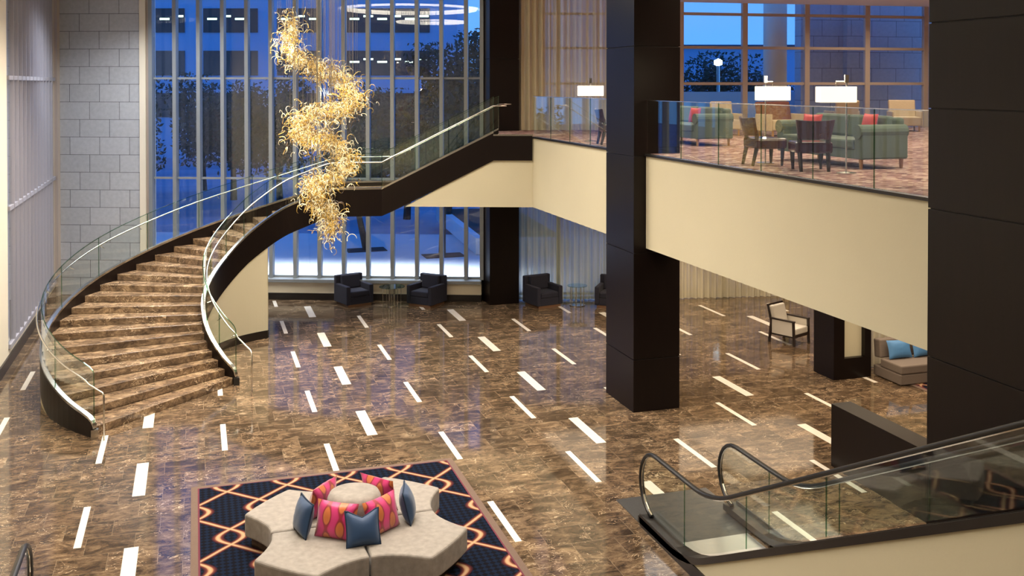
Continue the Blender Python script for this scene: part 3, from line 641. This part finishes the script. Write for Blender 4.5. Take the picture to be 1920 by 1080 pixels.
# ------------------------------------------------------------------ escalators
def escalator(xa, xb, y0, label, cover=True, newel_only=False):
    """balustrades at xa and xb, lower newel at y0, rising towards -Y"""
    r = root('escalator', ((xa + xb) / 2, y0, 0), 0, label, 'escalator')
    s = .52; yk = y0 - 1.72                                     # slope, knee
    ye = y0 - 9.0
    def zk(y, k, q=.5): return 0 if y > k + q else ((k + q - y) ** 2 / (4 * q) * s if y > k - q else (k - y) * s)
    def zf(y): return zk(y, yk)
    ysm = [y0 - .3 - i * .25 for i in range(0, 35)]
    for x in (xa, xb):
        ys_ = [y for y in ysm if y > ye]
        # newel arc: centre at (y0-.42, .52) radius .48
        arc = [(x, y0 - .50 + .46 * math.cos(a), .60 + .46 * math.sin(a)) for a in [R(-78 + 15.4 * i) for i in range(12)]]
        top = [(x, y, zk(y, y0 - 2.16) + 1.06) for y in [y0 - .62 - .2 * i for i in range(0, 42)] if y > ye]
        path_ = arc + top
        m = MB()
        for rr, zoff in ((.027, 0),): m.tube(path_, rr, 8)
        m.v = [(x + (p[0] - x) * 1.5, p[1], p[2]) for p in m.v]
        hr = wpart('handrail', m, 'black_rubber', r, smooth=True)
        m = MB(); m.tube([(p[0] , p[1] - (.028 * math.cos(R(-78 + 15.4 * i)) if i < 12 else 0), p[2] - (.028 * math.sin(R(-78 + 15.4 * i)) if i < 12 else .028)) for i, p in enumerate(path_)], .012, 6); wpart2('handrail_guide', m, 'chrome', hr)
        # glass: outline below the handrail
        pts = [(p[1], p[2] - .03) for p in path_]
        for j, (ia, ib) in enumerate(((0, 16), (16, 24), (24, 32), (32, len(pts) - 1))):
            if ia >= len(pts) - 1: break
            ib = min(ib, len(pts) - 1)
            vs = []; fs = []
            seg_ = pts[ia:ib + 1]
            bot = []
            for (y, z) in seg_: bot.append((min(y, y0 - .2), zf(y) + .16))
            n_ = len(seg_)
            for dx in (-.006, .006):
                for (y, z) in seg_: vs.append((x + dx, y, z))
                for (y, z) in bot: vs.append((x + dx, y, z))
            for i in range(n_ - 1):
                fs += [(i, i + 1, n_ + i + 1, n_ + i), (2 * n_ + i + 1, 2 * n_ + i, 3 * n_ + i, 3 * n_ + i + 1)]
            m = MB(); m.add(vs, fs); g = wpart('glass_panel', m, 'clear_glass', r)
            y_, z_ = seg_[-1]; m = MB(); m.box(x - .007, x + .007, y_ - .003, y_ + .003, zf(y_) + .16, z_); wpart2('glass_edge', m, 'edge_glass', g)
        # skirt trim
        yy = [y0 - .25 - .22 * i for i in range(0, 40)]; yy = [y for y in yy if y > ye]
        vs = []; fs = []
        for y in yy:
            z = zf(y); vs += [(x - .15, y, z + .04), (x + .06, y, z + .04), (x + .06, y, z + .13), (x - .15, y, z + .13)] if x == xa else [(x - .06, y, z + .04), (x + .15, y, z + .04), (x + .15, y, z + .13), (x - .06, y, z + .13)]
        for i in range(len(yy) - 1):
            for k in range(4): fs.append((i * 4 + k, i * 4 + (k + 1) % 4, i * 4 + 4 + (k + 1) % 4, i * 4 + 4 + k))
        fs += [(0, 1, 2, 3), (len(vs) - 4, len(vs) - 3, len(vs) - 2, len(vs) - 1)]
        m = MB(); m.add(vs, fs); wpart('skirt_trim', m, 'bronze_trim', r)
    m = MB(); m.box(xa - .12, xb + .12, y0 - 1.02, y0 + .62, -.01, .012); wpart('landing_plate', m, 'plate_metal', r)
    m = MB(); m.box(xa + .1, xb - .1, y0 - 1.56, y0 - 1.02, .0, .016); wpart('lit_first_step', m, 'lit_step_metal', r)  # first step, its lighting at the comb put into a paler metal
    yk2 = y0 - 1.56; k = 0; y = yk2
    while y > ye:
        z = zf(y); zt = max(z, .0) + .004
        m = MB(); m.box(xa + .1, xb - .1, y - .4, y, max(-.25, zt - .22), zt + .01); wpart('escalator_step', m, 'plate_metal', r, bevel=.006); y -= .4; k += 1
    # cladding of the truss: dark base then plaster
    for x, sg in ((xa, -1), (xb, 1)):
        yy = [y0 - .25 - .25 * i for i in range(0, 36)]; yy = [y for y in yy if y > ye]
        vs = []; fs = []
        for y in yy: vs += [(x + sg * .13, y, 0), (x + sg * .13, y, zf(y) + .05), (x + sg * .03, y, zf(y) + .05), (x + sg * .03, y, 0)]
        for i in range(len(yy) - 1):
            for k in range(4): fs.append((i * 4 + k, i * 4 + (k + 1) % 4, i * 4 + 4 + (k + 1) % 4, i * 4 + 4 + k))
        fs += [(0, 1, 2, 3), (len(vs) - 4, len(vs) - 3, len(vs) - 2, len(vs) - 1)]
        m = MB(); m.add(vs, fs); wpart('side_cladding', m, 'plaster', r)
        m = MB(); m.box(min(x + sg * .13, x + sg * .15), max(x + sg * .13, x + sg * .15), ye + .3, y0 - .3, 0, .17); wpart('skirting', m, 'dark_base', r)
    return r
escalator(6.28, 7.58, 13.66, 'escalator with glass sides rising toward the viewer at lower right')
escalator(-3.15, -1.90, 13.2, 'escalator whose black handrail loop peeks in at the lower left corner')

# ------------------------------------------------------------------ rug and ottoman
def make_rug(x0, x1, y0, y1, label):
    r = root('rug', ((x0 + x1) / 2, (y0 + y1) / 2, 0), 0, label, 'rug')
    m = MB(); m.box(x0, x1, y0, y1, .001, .010); wpart('border', m, 'rug_border', r)
    m = MB(); m.box(x0 + .10, x1 - .10, y0 + .10, y1 - .10, .010, .013); wpart('piping', m, 'rug_piping', r)
    m = MB(); m.box(x0 + .125, x1 - .125, y0 + .125, y1 - .125, .012, .016); wpart('field', m, 'rug_pattern', r)
make_rug(-.08, 4.17, 10.6, 16.74, 'navy rug with looping tan lines under the round grey ottoman')
make_rug(14.5, 18.5, 13.6, 18.1, 'dark rug with looping tan lines beneath the taupe sofa')

OC = (2.05, 13.7)
ot = root('ottoman', (*OC, .013), R(2), 'pinwheel-shaped grey velvet ottoman seat with a raised round centre on the rug', 'ottoman')
def arc_pts(p, q, c, n):      # quadratic curve through control c
    return [((1 - t) ** 2 * p[0] + 2 * t * (1 - t) * c[0] + t * t * q[0], (1 - t) ** 2 * p[1] + 2 * t * (1 - t) * c[1] + t * t * q[1]) for t in [i / n for i in range(n + 1)]]
def pol(r_, a): return (r_ * math.cos(R(a)), r_ * math.sin(R(a)))
for k in range(4):
    a0 = 90 * k; g_ = .5
    n0 = pol(1.11, a0 + g_); c0 = pol(1.57, a0 + 27); c1 = pol(1.57, a0 + 63); n1 = pol(1.11, a0 + 90 - g_)
    poly = [pol(.32, a0 + 4)] + arc_pts(n0, c0, pol(1.12, a0 + 15), 7) + arc_pts(c0, c1, pol(1.56, a0 + 45), 4)[1:] + arc_pts(c1, n1, pol(1.12, a0 + 75), 7)[1:] + [pol(.32, a0 + 86)] + [pol(.32, a0 + q) for q in (65, 45, 25)]
    m = MB(); m.prism(poly, .13, .45); s_ = part('seat_section', m, 'velvet_grey', ot, bevel=.035)
    s_.modifiers['bevel'].segments = 3
    poly2 = [(x * .93 + .0, y * .93) for x, y in poly]
    m = MB(); m.prism(poly2, 0.0, .13); part('plinth', m, 'dark_base', ot)
m = MB(); m.lathe([(.33, .2), (.37, .55), (.36, .78), (.33, .84), (.26, .862), (.001, .865)], 32); part('centre_backrest', m, 'velvet_grey', ot, smooth=True)
def pillow(name, size, m_, loc, rx, rz, label, group, t=.16, fringe=None, seed=1, ry=0, chop=0):
    r = root(name, loc, rz, label, 'cushion', group)
    mb = rot(cushion(size[0], size[1], t, 12, .07, seed, .004, chop), TR((0, 0, 0), rx, ry, 0)); part('cover', mb, m_, r, smooth=True)
    if fringe:
        f = MB(); n = 12; w_, h_ = size
        cs = []
        for i in range(48):
            t_ = i / 12; s_ = int(t_); u = -1 + 2 * (t_ - s_)
            p = [(u, -1), (1, u), (-u, 1), (-1, -u)][s_]; px = p[0] * (1 - .07 * (1 - p[1] ** 2)); pz = p[1] * (1 - .07 * (1 - p[0] ** 2)) - chop * max(0, p[1] + .2) ** 2 * max(0, 1 - abs(p[0]) * 1.15) * 2 / 1.44; cs.append((px * w_ / 2, 0, pz * h_ / 2))
        f.tube(cs, .011, 5, closed=True); rot(f, TR((0, 0, 0), rx, ry, 0)); part('piping', f, fringe, r, smooth=True)
    return r
SZ = .463
def around(ang, rad, z): return (OC[0] + rad * math.cos(R(ang)), OC[1] + rad * math.sin(R(ang)), z)
for ang, lab in ((235, 'pink and orange patterned cushion left of the front blue one on the ottoman'), (305, 'pink and orange patterned cushion right of the front blue one on the ottoman'),
                 (140, 'pink and orange patterned cushion at the back left of the ottoman hub'), (40, 'pink and orange patterned cushion at the back right of the ottoman hub')):
    pillow('cushion', (.60, .48), 'ikat_silk', around(ang, .52, SZ + .215), R(-14), R(ang + 90), lab, 'patterned cushions on the ottoman', t=.20, seed=int(ang))
for ang, rad, lab, rx, sz in ((270, .72, 'dark blue fringed cushion leaning at the front of the ottoman', -24, .44), (194, .72, 'dark blue cushion standing at the left of the ottoman hub', -14, .46), (346, .72, 'dark blue cushion standing at the right of the ottoman hub', -14, .46)):
    pillow('cushion', (sz, sz), 'teal_cushion', around(ang, rad, SZ + sz / 2 * .93), R(rx), R(ang + 90), lab, 'blue cushions on the ottoman', t=.20, fringe='teal_fringe', seed=int(ang), chop=.20 if ang == 270 else 0)

# ------------------------------------------------------------------ seats under the mezzanine
def armchair(loc, rz, label):
    r = root('armchair', loc, rz, label, 'armchair', 'navy club armchairs by the window')
    for sx in (-1, 1):
        m = MB(); m.box(*sorted((sx * .43, sx * .30)), -.42, .36, .07, .60); part('arm', m, 'navy_fabric', r, bevel=.025)
    m = MB(); m.box(-.43, .43, .28, .43, .07, .83); part('backrest', m, 'navy_fabric', r, bevel=.025)
    m = MB(); m.box(-.30, .30, -.40, .30, .07, .28); part('seat_base', m, 'navy_fabric', r, bevel=.01)
    m = MB(); m.box(-.295, .295, -.41, .20, .28, .44); part('seat_cushion', m, 'navy_fabric', r, bevel=.035)
    m = rot(MB().box(-.29, .29, -.075, .075, 0, .40), TR((0, .20, .43), R(-10))); part('back_cushion', m, 'navy_fabric', r, bevel=.035)
    m = MB(); m.box(-.37, .37, -.39, .36, .0, .07); part('wooden_plinth', m, 'dark_oak', r)
    return r
ac = armchair((4.40, 29.42, 0), R(18), 'navy armchair left of the glass side table by the tall window')
dup(ac, (6.42, 28.72, 0), R(-46), 'navy armchair by the tall window turned away, right of the small glass table')
dup(ac, (9.60, 27.62, 0), R(12), 'navy armchair in front of the pale green curtain right of the back column')
dup(ac, (11.5, 26.95, 0), R(-35), 'navy armchair half hidden behind the free-standing column')
def glass_table(loc, rt, ring, label, outer):
    r = root('side_table', loc, 0, label, 'side table')
    m = MB(); m.lathe([(.001, .565), (rt, .565), (rt + .003, .572), (rt, .58), (.001, .58)], 32); part('table_top', m, 'edge_glass', r)
    m = MB(); m.lathe([(.001, 0), (ring + .03, 0), (ring + .03, .018), (.001, .022)], 24); part('base', m, 'chrome', r)
    for i in range(9 if not outer else 7):
        a = 2 * PI * i / (9 if not outer else 7); m = MB(); m.tube([(ring * math.cos(a), ring * math.sin(a), .01), (ring * math.cos(a), ring * math.sin(a), .565)], .011, 6); part('rod', m, 'chrome', r)
    if outer:
        for i in range(4):
            a = 2 * PI * i / 4 + .35; m = MB(); m.tube([(.30 * math.cos(a), .30 * math.sin(a), 0), (.30 * math.cos(a), .30 * math.sin(a), .565)], .008, 6); part('leg', m, 'chrome', r)
    return r
glass_table((5.40, 28.75, 0), .37, .085, 'round glass side table on a cluster of chrome rods between the two navy armchairs', True)
glass_table((10.55, 27.3, 0), .29, .20, 'round glass drum table of chrome rods in front of the green curtain', False)

def wood_chair(loc, rz):
    r = root('wooden_armchair', loc, rz, 'white upholstered armchair with dark espresso frame beside the dark portal', 'armchair')
    for sx in (-1, 1):
        for sy, top, lean in ((-1, .60, 0), (1, .60, .06)):
            m = MB(); m.add([(sx * .32 - .025, sy * .33 - .025 + (0 if sy < 0 else .05), 0), (sx * .32 + .025, sy * .33 - .025 + (0 if sy < 0 else .05), 0), (sx * .32 + .025, sy * .33 + .025 + (0 if sy < 0 else .05), 0), (sx * .32 - .025, sy * .33 + .025 + (0 if sy < 0 else .05), 0),
                             (sx * .32 - .025, sy * .31 - .025, top), (sx * .32 + .025, sy * .31 - .025, top), (sx * .32 + .025, sy * .31 + .025, top), (sx * .32 - .025, sy * .31 + .025, top)],
                            [(0, 3, 2, 1), (4, 5, 6, 7), (0, 1, 5, 4), (1, 2, 6, 5), (2, 3, 7, 6), (3, 0, 4, 7)]); part('leg', m, 'espresso', r)
        m = MB(); m.box(sx * .32 - .03, sx * .32 + .03, -.35, .33, .58, .62); part('armrest', m, 'espresso', r, bevel=.006)
        m = MB(); m.box(sx * .32 - .018, sx * .32 + .018, -.29, .29, .24, .58); part('side_panel', m, 'white_leather', r)
        m = rot(MB().box(sx * .30 - .02, sx * .30 + .02, -.02, .02, 0, .52), TR((0, .31, .40), R(-14))); part('back_post', m, 'espresso', r)
    m = MB(); m.box(-.33, .33, -.34, .33, .20, .26); part('seat_frame', m, 'espresso', r)
    m = MB(); m.box(-.295, .295, -.33, .26, .26, .42); part('seat_cushion', m, 'white_leather', r, bevel=.03)
    m = rot(MB().box(-.28, .28, -.06, .06, 0, .50), TR((0, .27, .40), R(-14))); part('back_cushion', m, 'white_leather', r, bevel=.035)
    m = rot(MB().box(-.32, .32, -.02, .02, .50, .54), TR((0, .31, .40), R(-14))); part('top_rail', m, 'espresso', r)
    return r
wood_chair((14.07, 21.80, 0), R(24))

sf = root('sofa', (15.55, 18.33, 0), 0, 'taupe box-shaped sofa with light blue cushions at the right under the mezzanine', 'sofa')
m = MB(); m.box(-1.31, 1.31, -.46, .46, .02, .24); part('base', m, 'taupe_fabric', sf, bevel=.02)
m = MB(); m.box(-1.31, 1.31, -.47, .22, .245, .43); part('seat_cushion', m, 'taupe_fabric', sf, bevel=.03)
m = rot(MB().box(-1.31, 1.31, -.11, .11, 0, .40), TR((0, .32, .42), R(-6))); part('backrest', m, 'taupe_fabric', sf, bevel=.03)
pillow('cushion', (.60, .40), 'blue_cushion', (14.63, 18.42, .635), R(-16), R(0), 'light blue cushion at the left end of the taupe sofa', 'light blue sofa cushions', t=.17, seed=3)
pillow('cushion', (.60, .40), 'blue_cushion', (15.25, 18.42, .635), R(-16), R(4), 'light blue cushion half hidden by the near pillar on the taupe sofa', 'light blue sofa cushions', t=.17, seed=4)

# dark portal with cream panel
po = root('portal', (13.65, 19.05, 0), 0, 'black portal block framing a lit cream panel beside the taupe sofa', 'portal')
m = MB(); m.box(13.15, 13.42, 18.68, 19.42, 0, 3.19); wpart('post', m, 'dark_wood', po)
m = MB(); m.box(13.94, 14.10, 18.68, 19.42, 0, 3.19); wpart('post', m, 'dark_wood', po)
m = MB(); m.box(13.42, 13.94, 18.68, 19.42, 0, .45); wpart('low_panel', m, 'dark_wood', po)
m = MB(); m.box(13.42, 13.94, 18.80, 19.40, .45, 3.19); wpart('cream_panel', m, 'plaster', po)
lwall = MB(); lwall.box(10.16, 10.54, 9.6, 14.5, 0, 1.05); lo = put('low_wall', lwall.mesh('low_wall', 'dark_wood'), bevel=.004)
tag(lo, 'low black wall with a flat brown top standing behind the escalator glass', 'low wall')

# ------------------------------------------------------------------ furniture on the mezzanine
Z = MZ + .015
def sofa(loc, rz, Ls, label):
    r = root('sofa', loc, rz, label, 'sofa', 'green sofas on the mezzanine')
    hx = Ls / 2
    for sx in (-1, 1):
        m = MB(); m.box(*sorted((sx * hx, sx * (hx - .2))), -.44, .44, .16, .60); a = part('arm', m, 'green_fabric', r, bevel=.03)
        m = MB(); m.tube([(sx * (hx - .10), -.46, .60), (sx * (hx - .10), .44, .60)], .115, 14); sub = put('arm_roll', m.mesh('arm_roll', 'green_fabric', False), a)
        for sy in (-1, 1):
            m = MB(); m.tube([(sx * (hx - .1), sy * .38, 0), (sx * (hx - .1), sy * .38, .17)], [.025, .04], 6); part('leg', m, 'oak', r)
    m = MB(); m.box(-hx + .2, hx - .2, -.42, .44, .16, .32); part('base', m, 'green_fabric', r, bevel=.01)
    for sx in (-1, 1):
        m = MB(); m.box(*sorted((0.005 * sx, sx * (hx - .2))), -.46, .28, .32, .47); part('seat_cushion', m, 'green_fabric', r, bevel=.035)
    m = MB(); m.box(-hx + .1, hx - .1, .30, .46, .3, .82); part('backrest', m, 'green_fabric', r, bevel=.05)
    for sx in (-1, 1):
        m = rot(MB().box(-.01, (hx - .22), -.08, .08, 0, .38), TR((0 if sx > 0 else -(hx - .22), .24, .46), R(-8))); part('back_cushion', m, 'green_fabric', r, bevel=.045)
    return r
s1 = sofa((10.48, 14.78, Z), R(-90), 2.45, 'green rolled-arm sofa on the mezzanine behind the two burgundy chairs')
dup(s1, (10.85, 20.95, Z), R(-90), 'green sofa on the mezzanine partly hidden by the free-standing column')
pillow('cushion', (.46, .36), 'red_cushion', (10.33, 15.35, Z + .66), R(-14), R(-80), 'red cushion at the far end of the near green sofa', 'red sofa cushions', t=.13, seed=5)
pillow('cushion', (.42, .36), 'red_cushion', (10.55, 14.05, Z + .70), R(-12), R(-95), 'red cushion above the near rolled arm of the green sofa', 'red sofa cushions', t=.13, seed=6)
pillow('cushion', (.42, .34), 'red_cushion', (10.75, 20.5, Z + .66), R(-12), R(-85), 'red cushion on the green sofa beside the free-standing column', 'red sofa cushions', t=.13, seed=8)
def side_chair(loc, rz, label):
    r = root('side_chair', loc, rz, label, 'chair', 'burgundy leather chairs at the railing')
    m = MB(); m.box(-.29, .29, -.28, .27, .28, .46); part('seat', m, 'leather', r, bevel=.04)
    for sx in (-1, 1):
        m = MB(); m.tube([(sx * .22, -.21, 0), (sx * .23, -.22, .34)], [.022, .042], 4); part('leg', m, 'espresso', r)
        m = MB(); m.tube([(sx * .21, .30, 0), (sx * .22, .22, .36), (sx * .22, .24, .55), (sx * .24, .31, .70)], [.026, .042, .036, .026], 4); part('leg', m, 'espresso', r)
    m = MB(); pts = []
    n = 8
    vs = []; fs = []
    for i in range(n + 1):
        u = -1 + 2 * i / n; y = .34 - .07 * (u * u) ; wv = .0
        for (yy, zz) in ((y - .05, .50), (y, .50), (y + .07, .79 + .02 * u * u), (y + .02, .79 + .02 * u * u)): vs.append((u * (.25 if zz < .6 else .30), yy, zz))
    for i in range(n):
        for k in range(4): fs.append((i * 4 + k, i * 4 + (k + 1) % 4, i * 4 + 4 + (k + 1) % 4, i * 4 + 4 + k))
    fs += [(0, 1, 2, 3), (n * 4, n * 4 + 1, n * 4 + 2, n * 4 + 3)]
    m.add(vs, fs); part('backrest', m, 'leather', r, bevel=.01)
    return r
c1 = side_chair((9.25, 13.78, Z), R(160), 'burgundy leather chair with its back to the railing beside the near floor lamp')
dup(c1, (9.15, 14.95, Z), R(82), 'burgundy leather chair seen from the side, left of the other one at the railing')
dup(c1, (8.98, 21.05, Z), R(80), 'leather chair on the mezzanine just left of the free-standing column')
def floor_lamp(loc, rz, label, off, w_=.27):
    r = root('floor_lamp', loc, rz, label, 'floor lamp', 'rectangular shade floor lamps on the mezzanine')
    m = MB(); m.lathe([(.001, 0), (.15, 0), (.15, .015), (.03, .03), (.001, .03)], 24); part('base', m, 'steel', r)
    m = MB(); m.tube([(0, 0, .02), (0, 0, 1.42)], .013, 8); part('pole', m, 'steel', r)
    m = MB(); m.box(-.028, .028, -.02, .02, 1.38, 1.50); part('finial', m, 'steel', r)
    m = MB(); m.tube([(0, 0, 1.40), (off, 0, 1.40), (off, 0, 1.33)], .010, 6); part('arm', m, 'steel', r)
    m = MB(); m.box(off - w_, off + w_, -.15, .15, 1.08, 1.32); part('lamp_shade', m, 'shade', r, bevel=.01)
    d = bpy.data.lights.new('lamp_light', 'POINT'); d.energy = 14; d.color = (1, .82, .55); d.shadow_soft_size = .12; o = link_light(d, 'lamp_light', (off, 0, 1.55)); o.parent = r
    return r
floor_lamp((9.44, 13.12, Z), R(-17), 'floor lamp with glowing rectangular shade between the near sofa and burgundy chair', -.16)
floor_lamp((9.33, 15.22, Z), R(-17), 'floor lamp with glowing shade left of the near one, behind the side-on chair', .12)
floor_lamp((8.95, 22.3, Z), R(-17), 'floor lamp glowing before the sheer curtain left of the free-standing column', .0, .30)
def lounge(loc, rz, m1, label, wide=.6, backm=None):
    r = root('lounge_chair', loc, rz, label, 'chair', None)
    hw = wide / 2
    m = MB(); m.box(-hw, hw, -.35, .33, .16, .42); part('seat', m, m1, r, bevel=.03)
    m = rot(MB().box(-hw, hw, -.06, .06, 0, .52), TR((0, .30, .38), R(-12))); part('backrest', m, backm or m1, r, bevel=.03)
    for sx in (-1, 1):
        for sy in (-1, 1):
            m = MB(); m.box(sx * (hw - .04) - .02, sx * (hw - .04) + .02, sy * .28 - .02, sy * .28 + .02, 0, .18); part('leg', m, 'oak', r)
        m = MB(); m.box(*sorted((sx * hw, sx * (hw + .05))), -.33, .36, .14, .58); part('arm', m, m1, r, bevel=.02)
    return r
mat('striped_red', (.16, .06, .05), .8, noise=.5, nscale=14, stretch=(3, 3, .1))
lounge((19.6, 24.5, Z), R(-25), 'beige_fabric', 'beige lounge chair farthest right by the mezzanine window', .75)
lounge((18.1, 25.4, Z), R(170), 'beige_fabric', 'beige lounge chair with its back to the viewer behind the big green sofa', .7)
lounge((13.5, 24.0, Z), R(-10), 'beige_fabric', 'tan lounge chair left of the first mezzanine lamp, before the window', .6)
lounge((14.7, 23.2, Z), R(5), 'beige_fabric', 'beige loveseat with dark red striped back on the mezzanine', 1.05, 'striped_red')
dk = root('coffee_table', (18.2, 23.6, Z), 0, 'dark low table in front of the far right beige lounge chair', 'table')
m = MB(); m.lathe([(.001, .36), (.40, .36), (.40, .40), (.001, .40)], 24); part('table_top', m, 'espresso', dk)
m = MB(); m.lathe([(.22, 0), (.06, .05), (.05, .33), (.2, .36)], 16); part('pedestal', m, 'espresso', dk)

# ------------------------------------------------------------------ outside
def CW(l, d): return (l * .954 + d * .2995, -l * .2995 + d * .954)       # lateral / distance from the viewpoint to plan
g = MB(); g.prism([(-60, 25), (80, 25), (80, 160), (-60, 160)], -.6, -.32, 0); struct('ground', g, ['asphalt'])
g = MB(); g.prism([W(-8, .1), W(13.1, .1), (9.2, 29.0), (13.2, 27.8), (24.2, 26.9), (30, 26.5), (34, 44), W(30, 13), W(-10, 13)], -.3, -.01, 0); struct('pavement', g, ['paving'])
tr_ = MB()
pw = root('planter_wall', (*CW(-2.7, 40), 0), 0, 'pale concrete planter wall outside the window beside the back column', 'planter')
m = MB(); m.strip([(11.0, 46.5), (10.2, 36.6), (13.5, 35.6)], 0, .62, .3); wpart('kerb', m, 'concrete', pw)
m = MB(); m.prism([(11.2, 46.5), (10.4, 36.8), (13.5, 35.9), (14.5, 46)], 0, .5); wpart('soil_bed', m, 'soil', pw)
def tree(loc, hgt, cr, nleaf, label, seed, lean=(0, 0), grate=False, tr=.12, lsz=1.0):
    r_ = random.Random(seed); r = root('tree', (*loc, -.02), 0, label, 'tree')
    m = MB(); tp = [(lean[0] * t + .06 * math.sin(3 * t + seed), lean[1] * t, hgt * .62 * t) for t in [i / 6 for i in range(7)]]; m.tube(tp, [tr * (1.2 - .7 * i / 6) for i in range(7)], 7)
    top = Vector(tp[-1]); tips = []
    for i in range(11):
        a_ = r_.uniform(0, 2 * PI); s_ = Vector(tp[3 + i % 4]); e_ = s_ + Vector((math.cos(a_) * cr * r_.uniform(.5, .9), math.sin(a_) * cr * r_.uniform(.5, .9), hgt * r_.uniform(.12, .36)))
        mid = s_.lerp(e_, .5) + Vector((0, 0, -.1)); m.tube([s_, mid, e_], [tr * .4, tr * .25, .01], 5); tips += [mid, e_]
    part('trunk', m, 'bark', r)
    f = MB()
    for i in range(nleaf):
        q = r_.choice(tips) + Vector([max(-1.7, min(1.7, r_.gauss(0, 1))) * cr * .25 for _ in range(3)]); s_ = r_.uniform(.06, .16) * lsz
        d1 = Vector((r_.gauss(0, 1), r_.gauss(0, 1), r_.gauss(0, 1))).normalized(); d2 = d1.orthogonal().normalized()
        f.add([q + d1 * s_, q + d2 * s_ * .5, q - d1 * s_, q - d2 * s_ * .5], [(0, 1, 2, 3)])
    part('foliage', f, 'leaf', r)
    if grate:
        m = MB(); m.box(-.75, .75, -.45, .45, 0.0, .035); part('tree_grate', m, 'soil', r)
    return r
tree((6.30, 38.9), 5.6, 1.6, 2600, 'slim leaning tree in a dark square bed outside, seen left under the stair landing', 3, (-.55, .2), True)
tree((8.85, 36.75), 6.2, 1.5, 2600, 'slim straight tree in a dark bed outside, right one under the stair landing', 5, (.0, .1), True)
tl = [(-15.5, 56, 6.2, 2.3), (-12.0, 52, 6.6, 2.4), (-18.6, 61, 6.2, 2.4), (-22.3, 58, 5.4, 1.9), (-8.4, 60, 6.0, 2.4), (-5.0, 48, 5.7, 2.2), (-2.9, 45, 8.6, 1.7), (-1.6, 53, 10, 2.1)]
tlab = ['dark tree across the street behind the fourth window bay from the left', 'full dark tree across the street behind the window bays left of the chandelier', 'dark tree across the street behind the second window bay', 'low dark tree across the street behind the first window bay',
        'dark tree outside behind the lower half of the chandelier', 'dark bushy tree outside just right of the chandelier', 'tall tree outside reaching above the transom left of the back column', 'tallest tree outside, next to the back column']
for (l_, d_, hh, cr), lb, sd in zip(tl, tlab, range(20, 30)):
    tree(CW(l_, d_), hh, cr, 5200, lb, sd, tr=.16, lsz=1.25)
for (l_, d_, hh, cr), lb, sd in zip([(11.0, 60, 8.6, 2.4), (14.2, 64, 7.6, 2.4), (17.6, 62, 7.2, 2.1)], ['dark tree at the left side of the mezzanine window view', 'dark tree below the bright street lamp in the mezzanine window', 'dark tree left of the outdoor round pillar'], (40, 41, 42)):
    tree(CW(l_, d_), hh, cr, 5200, lb, sd, tr=.16, lsz=1.25)
# office building across the street
bd = root('office_building', (*CW(-16, 92), -.5), 0, 'blue dusk-lit office building with dark ribbon windows across the street', 'building')
BL, BD = -40.0, 92.0
def bx(mb, l0, l1, d0, d1, z0, z1, mi=0):
    mb.prism([CW(l0, d0), CW(l1, d0), CW(l1, d1), CW(l0, d1)], z0, z1, mi)
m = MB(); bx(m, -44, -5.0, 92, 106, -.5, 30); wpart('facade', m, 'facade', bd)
px = lambda x: (x - 960) / 1895.43 * 92
for z0, z1 in ((11.1, 13.3), (7.2, 9.45), (3.4, 5.6), (15.0, 17.2)):
    for x0, x1 in ((180, 255), (293, 347), (382, 484), (520, 605), (648, 806)):
        m = MB(); bx(m, px(x0), px(x1), 91.9, 92.3, z0, z1); f = wpart('window', m, 'dark_glass', bd)
        if z0 in (11.1,) or (z0 == 7.2 and x0 in (648,)):
            for q in range(int((x1 - x0) / 26)):
                m = MB(); bx(m, px(x0 + 8 + q * 26), px(x0 + 26 + q * 26), 91.84, 91.9, z0 + 1.15 + .25 * (q % 2), z0 + 1.32 + .25 * (q % 2)); wpart2('ceiling_lamp', m, 'office_glow', f)
bd2 = root('low_building', (*CW(26, 110), -.5), 0, 'long low blue building on the horizon seen through the mezzanine window', 'building')
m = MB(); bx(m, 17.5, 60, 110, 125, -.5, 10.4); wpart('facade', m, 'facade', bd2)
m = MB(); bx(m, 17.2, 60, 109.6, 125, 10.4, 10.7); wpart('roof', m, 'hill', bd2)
# lamp post
lp = root('street_lamp', (*CW(10.6, 52), -.5), 0, 'street lamp burning bright blue-white beyond the mezzanine window', 'street lamp')
p_ = CW(10.6, 52); m = MB(); m.tube([(*p_, -.5), (*p_, 7.4)], .09, 8); wpart('pole', m, 'steel', lp)
m = MB(); m.lathe([(.001, -.2), (.2, -.1), (.2, .1), (.001, .2)], 12, (*p_, 7.52)); wpart('lamp_head', m, 'headlight', lp)
# terrace outside the mezzanine window: parapet, round pillar and block wall
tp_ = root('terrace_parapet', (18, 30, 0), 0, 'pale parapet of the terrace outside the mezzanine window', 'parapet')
m = MB(); m.box(12.6, 27, 30.0, 30.2, 3.6, 6.15); wpart('panel', m, 'parapet_skylit', tp_)
m = MB(); m.box(12.6, 27, 27.75, 30.0, 3.3, 4.88); wpart('terrace_deck', m, 'paving', tp_)
rc = MB(); rc.lathe([(.37, 0), (.37, 5)], 28, (0, 0, 0)); o = put('round_column', rc.mesh('round_column', 'plaster_pale', True), loc=(17.75, 28.4, 4.9)); tag(o, 'round beige pillar standing outside the mezzanine window', 'column')
for p in o.data.polygons: p.use_smooth = len(p.vertices) == 4
sw = MB(); sw.box(0, 9, 0, .4, 4.9, 10.5).box(1.55, 2.1, -.25, 0, 4.9, 10.5); tag(put('block_wall', sw.mesh('block_wall', 'stone_block'), loc=(19.1, 29.0, 0), rz=R(-4)), 'grey block-clad outside wall behind the right half of the mezzanine window', 'wall')
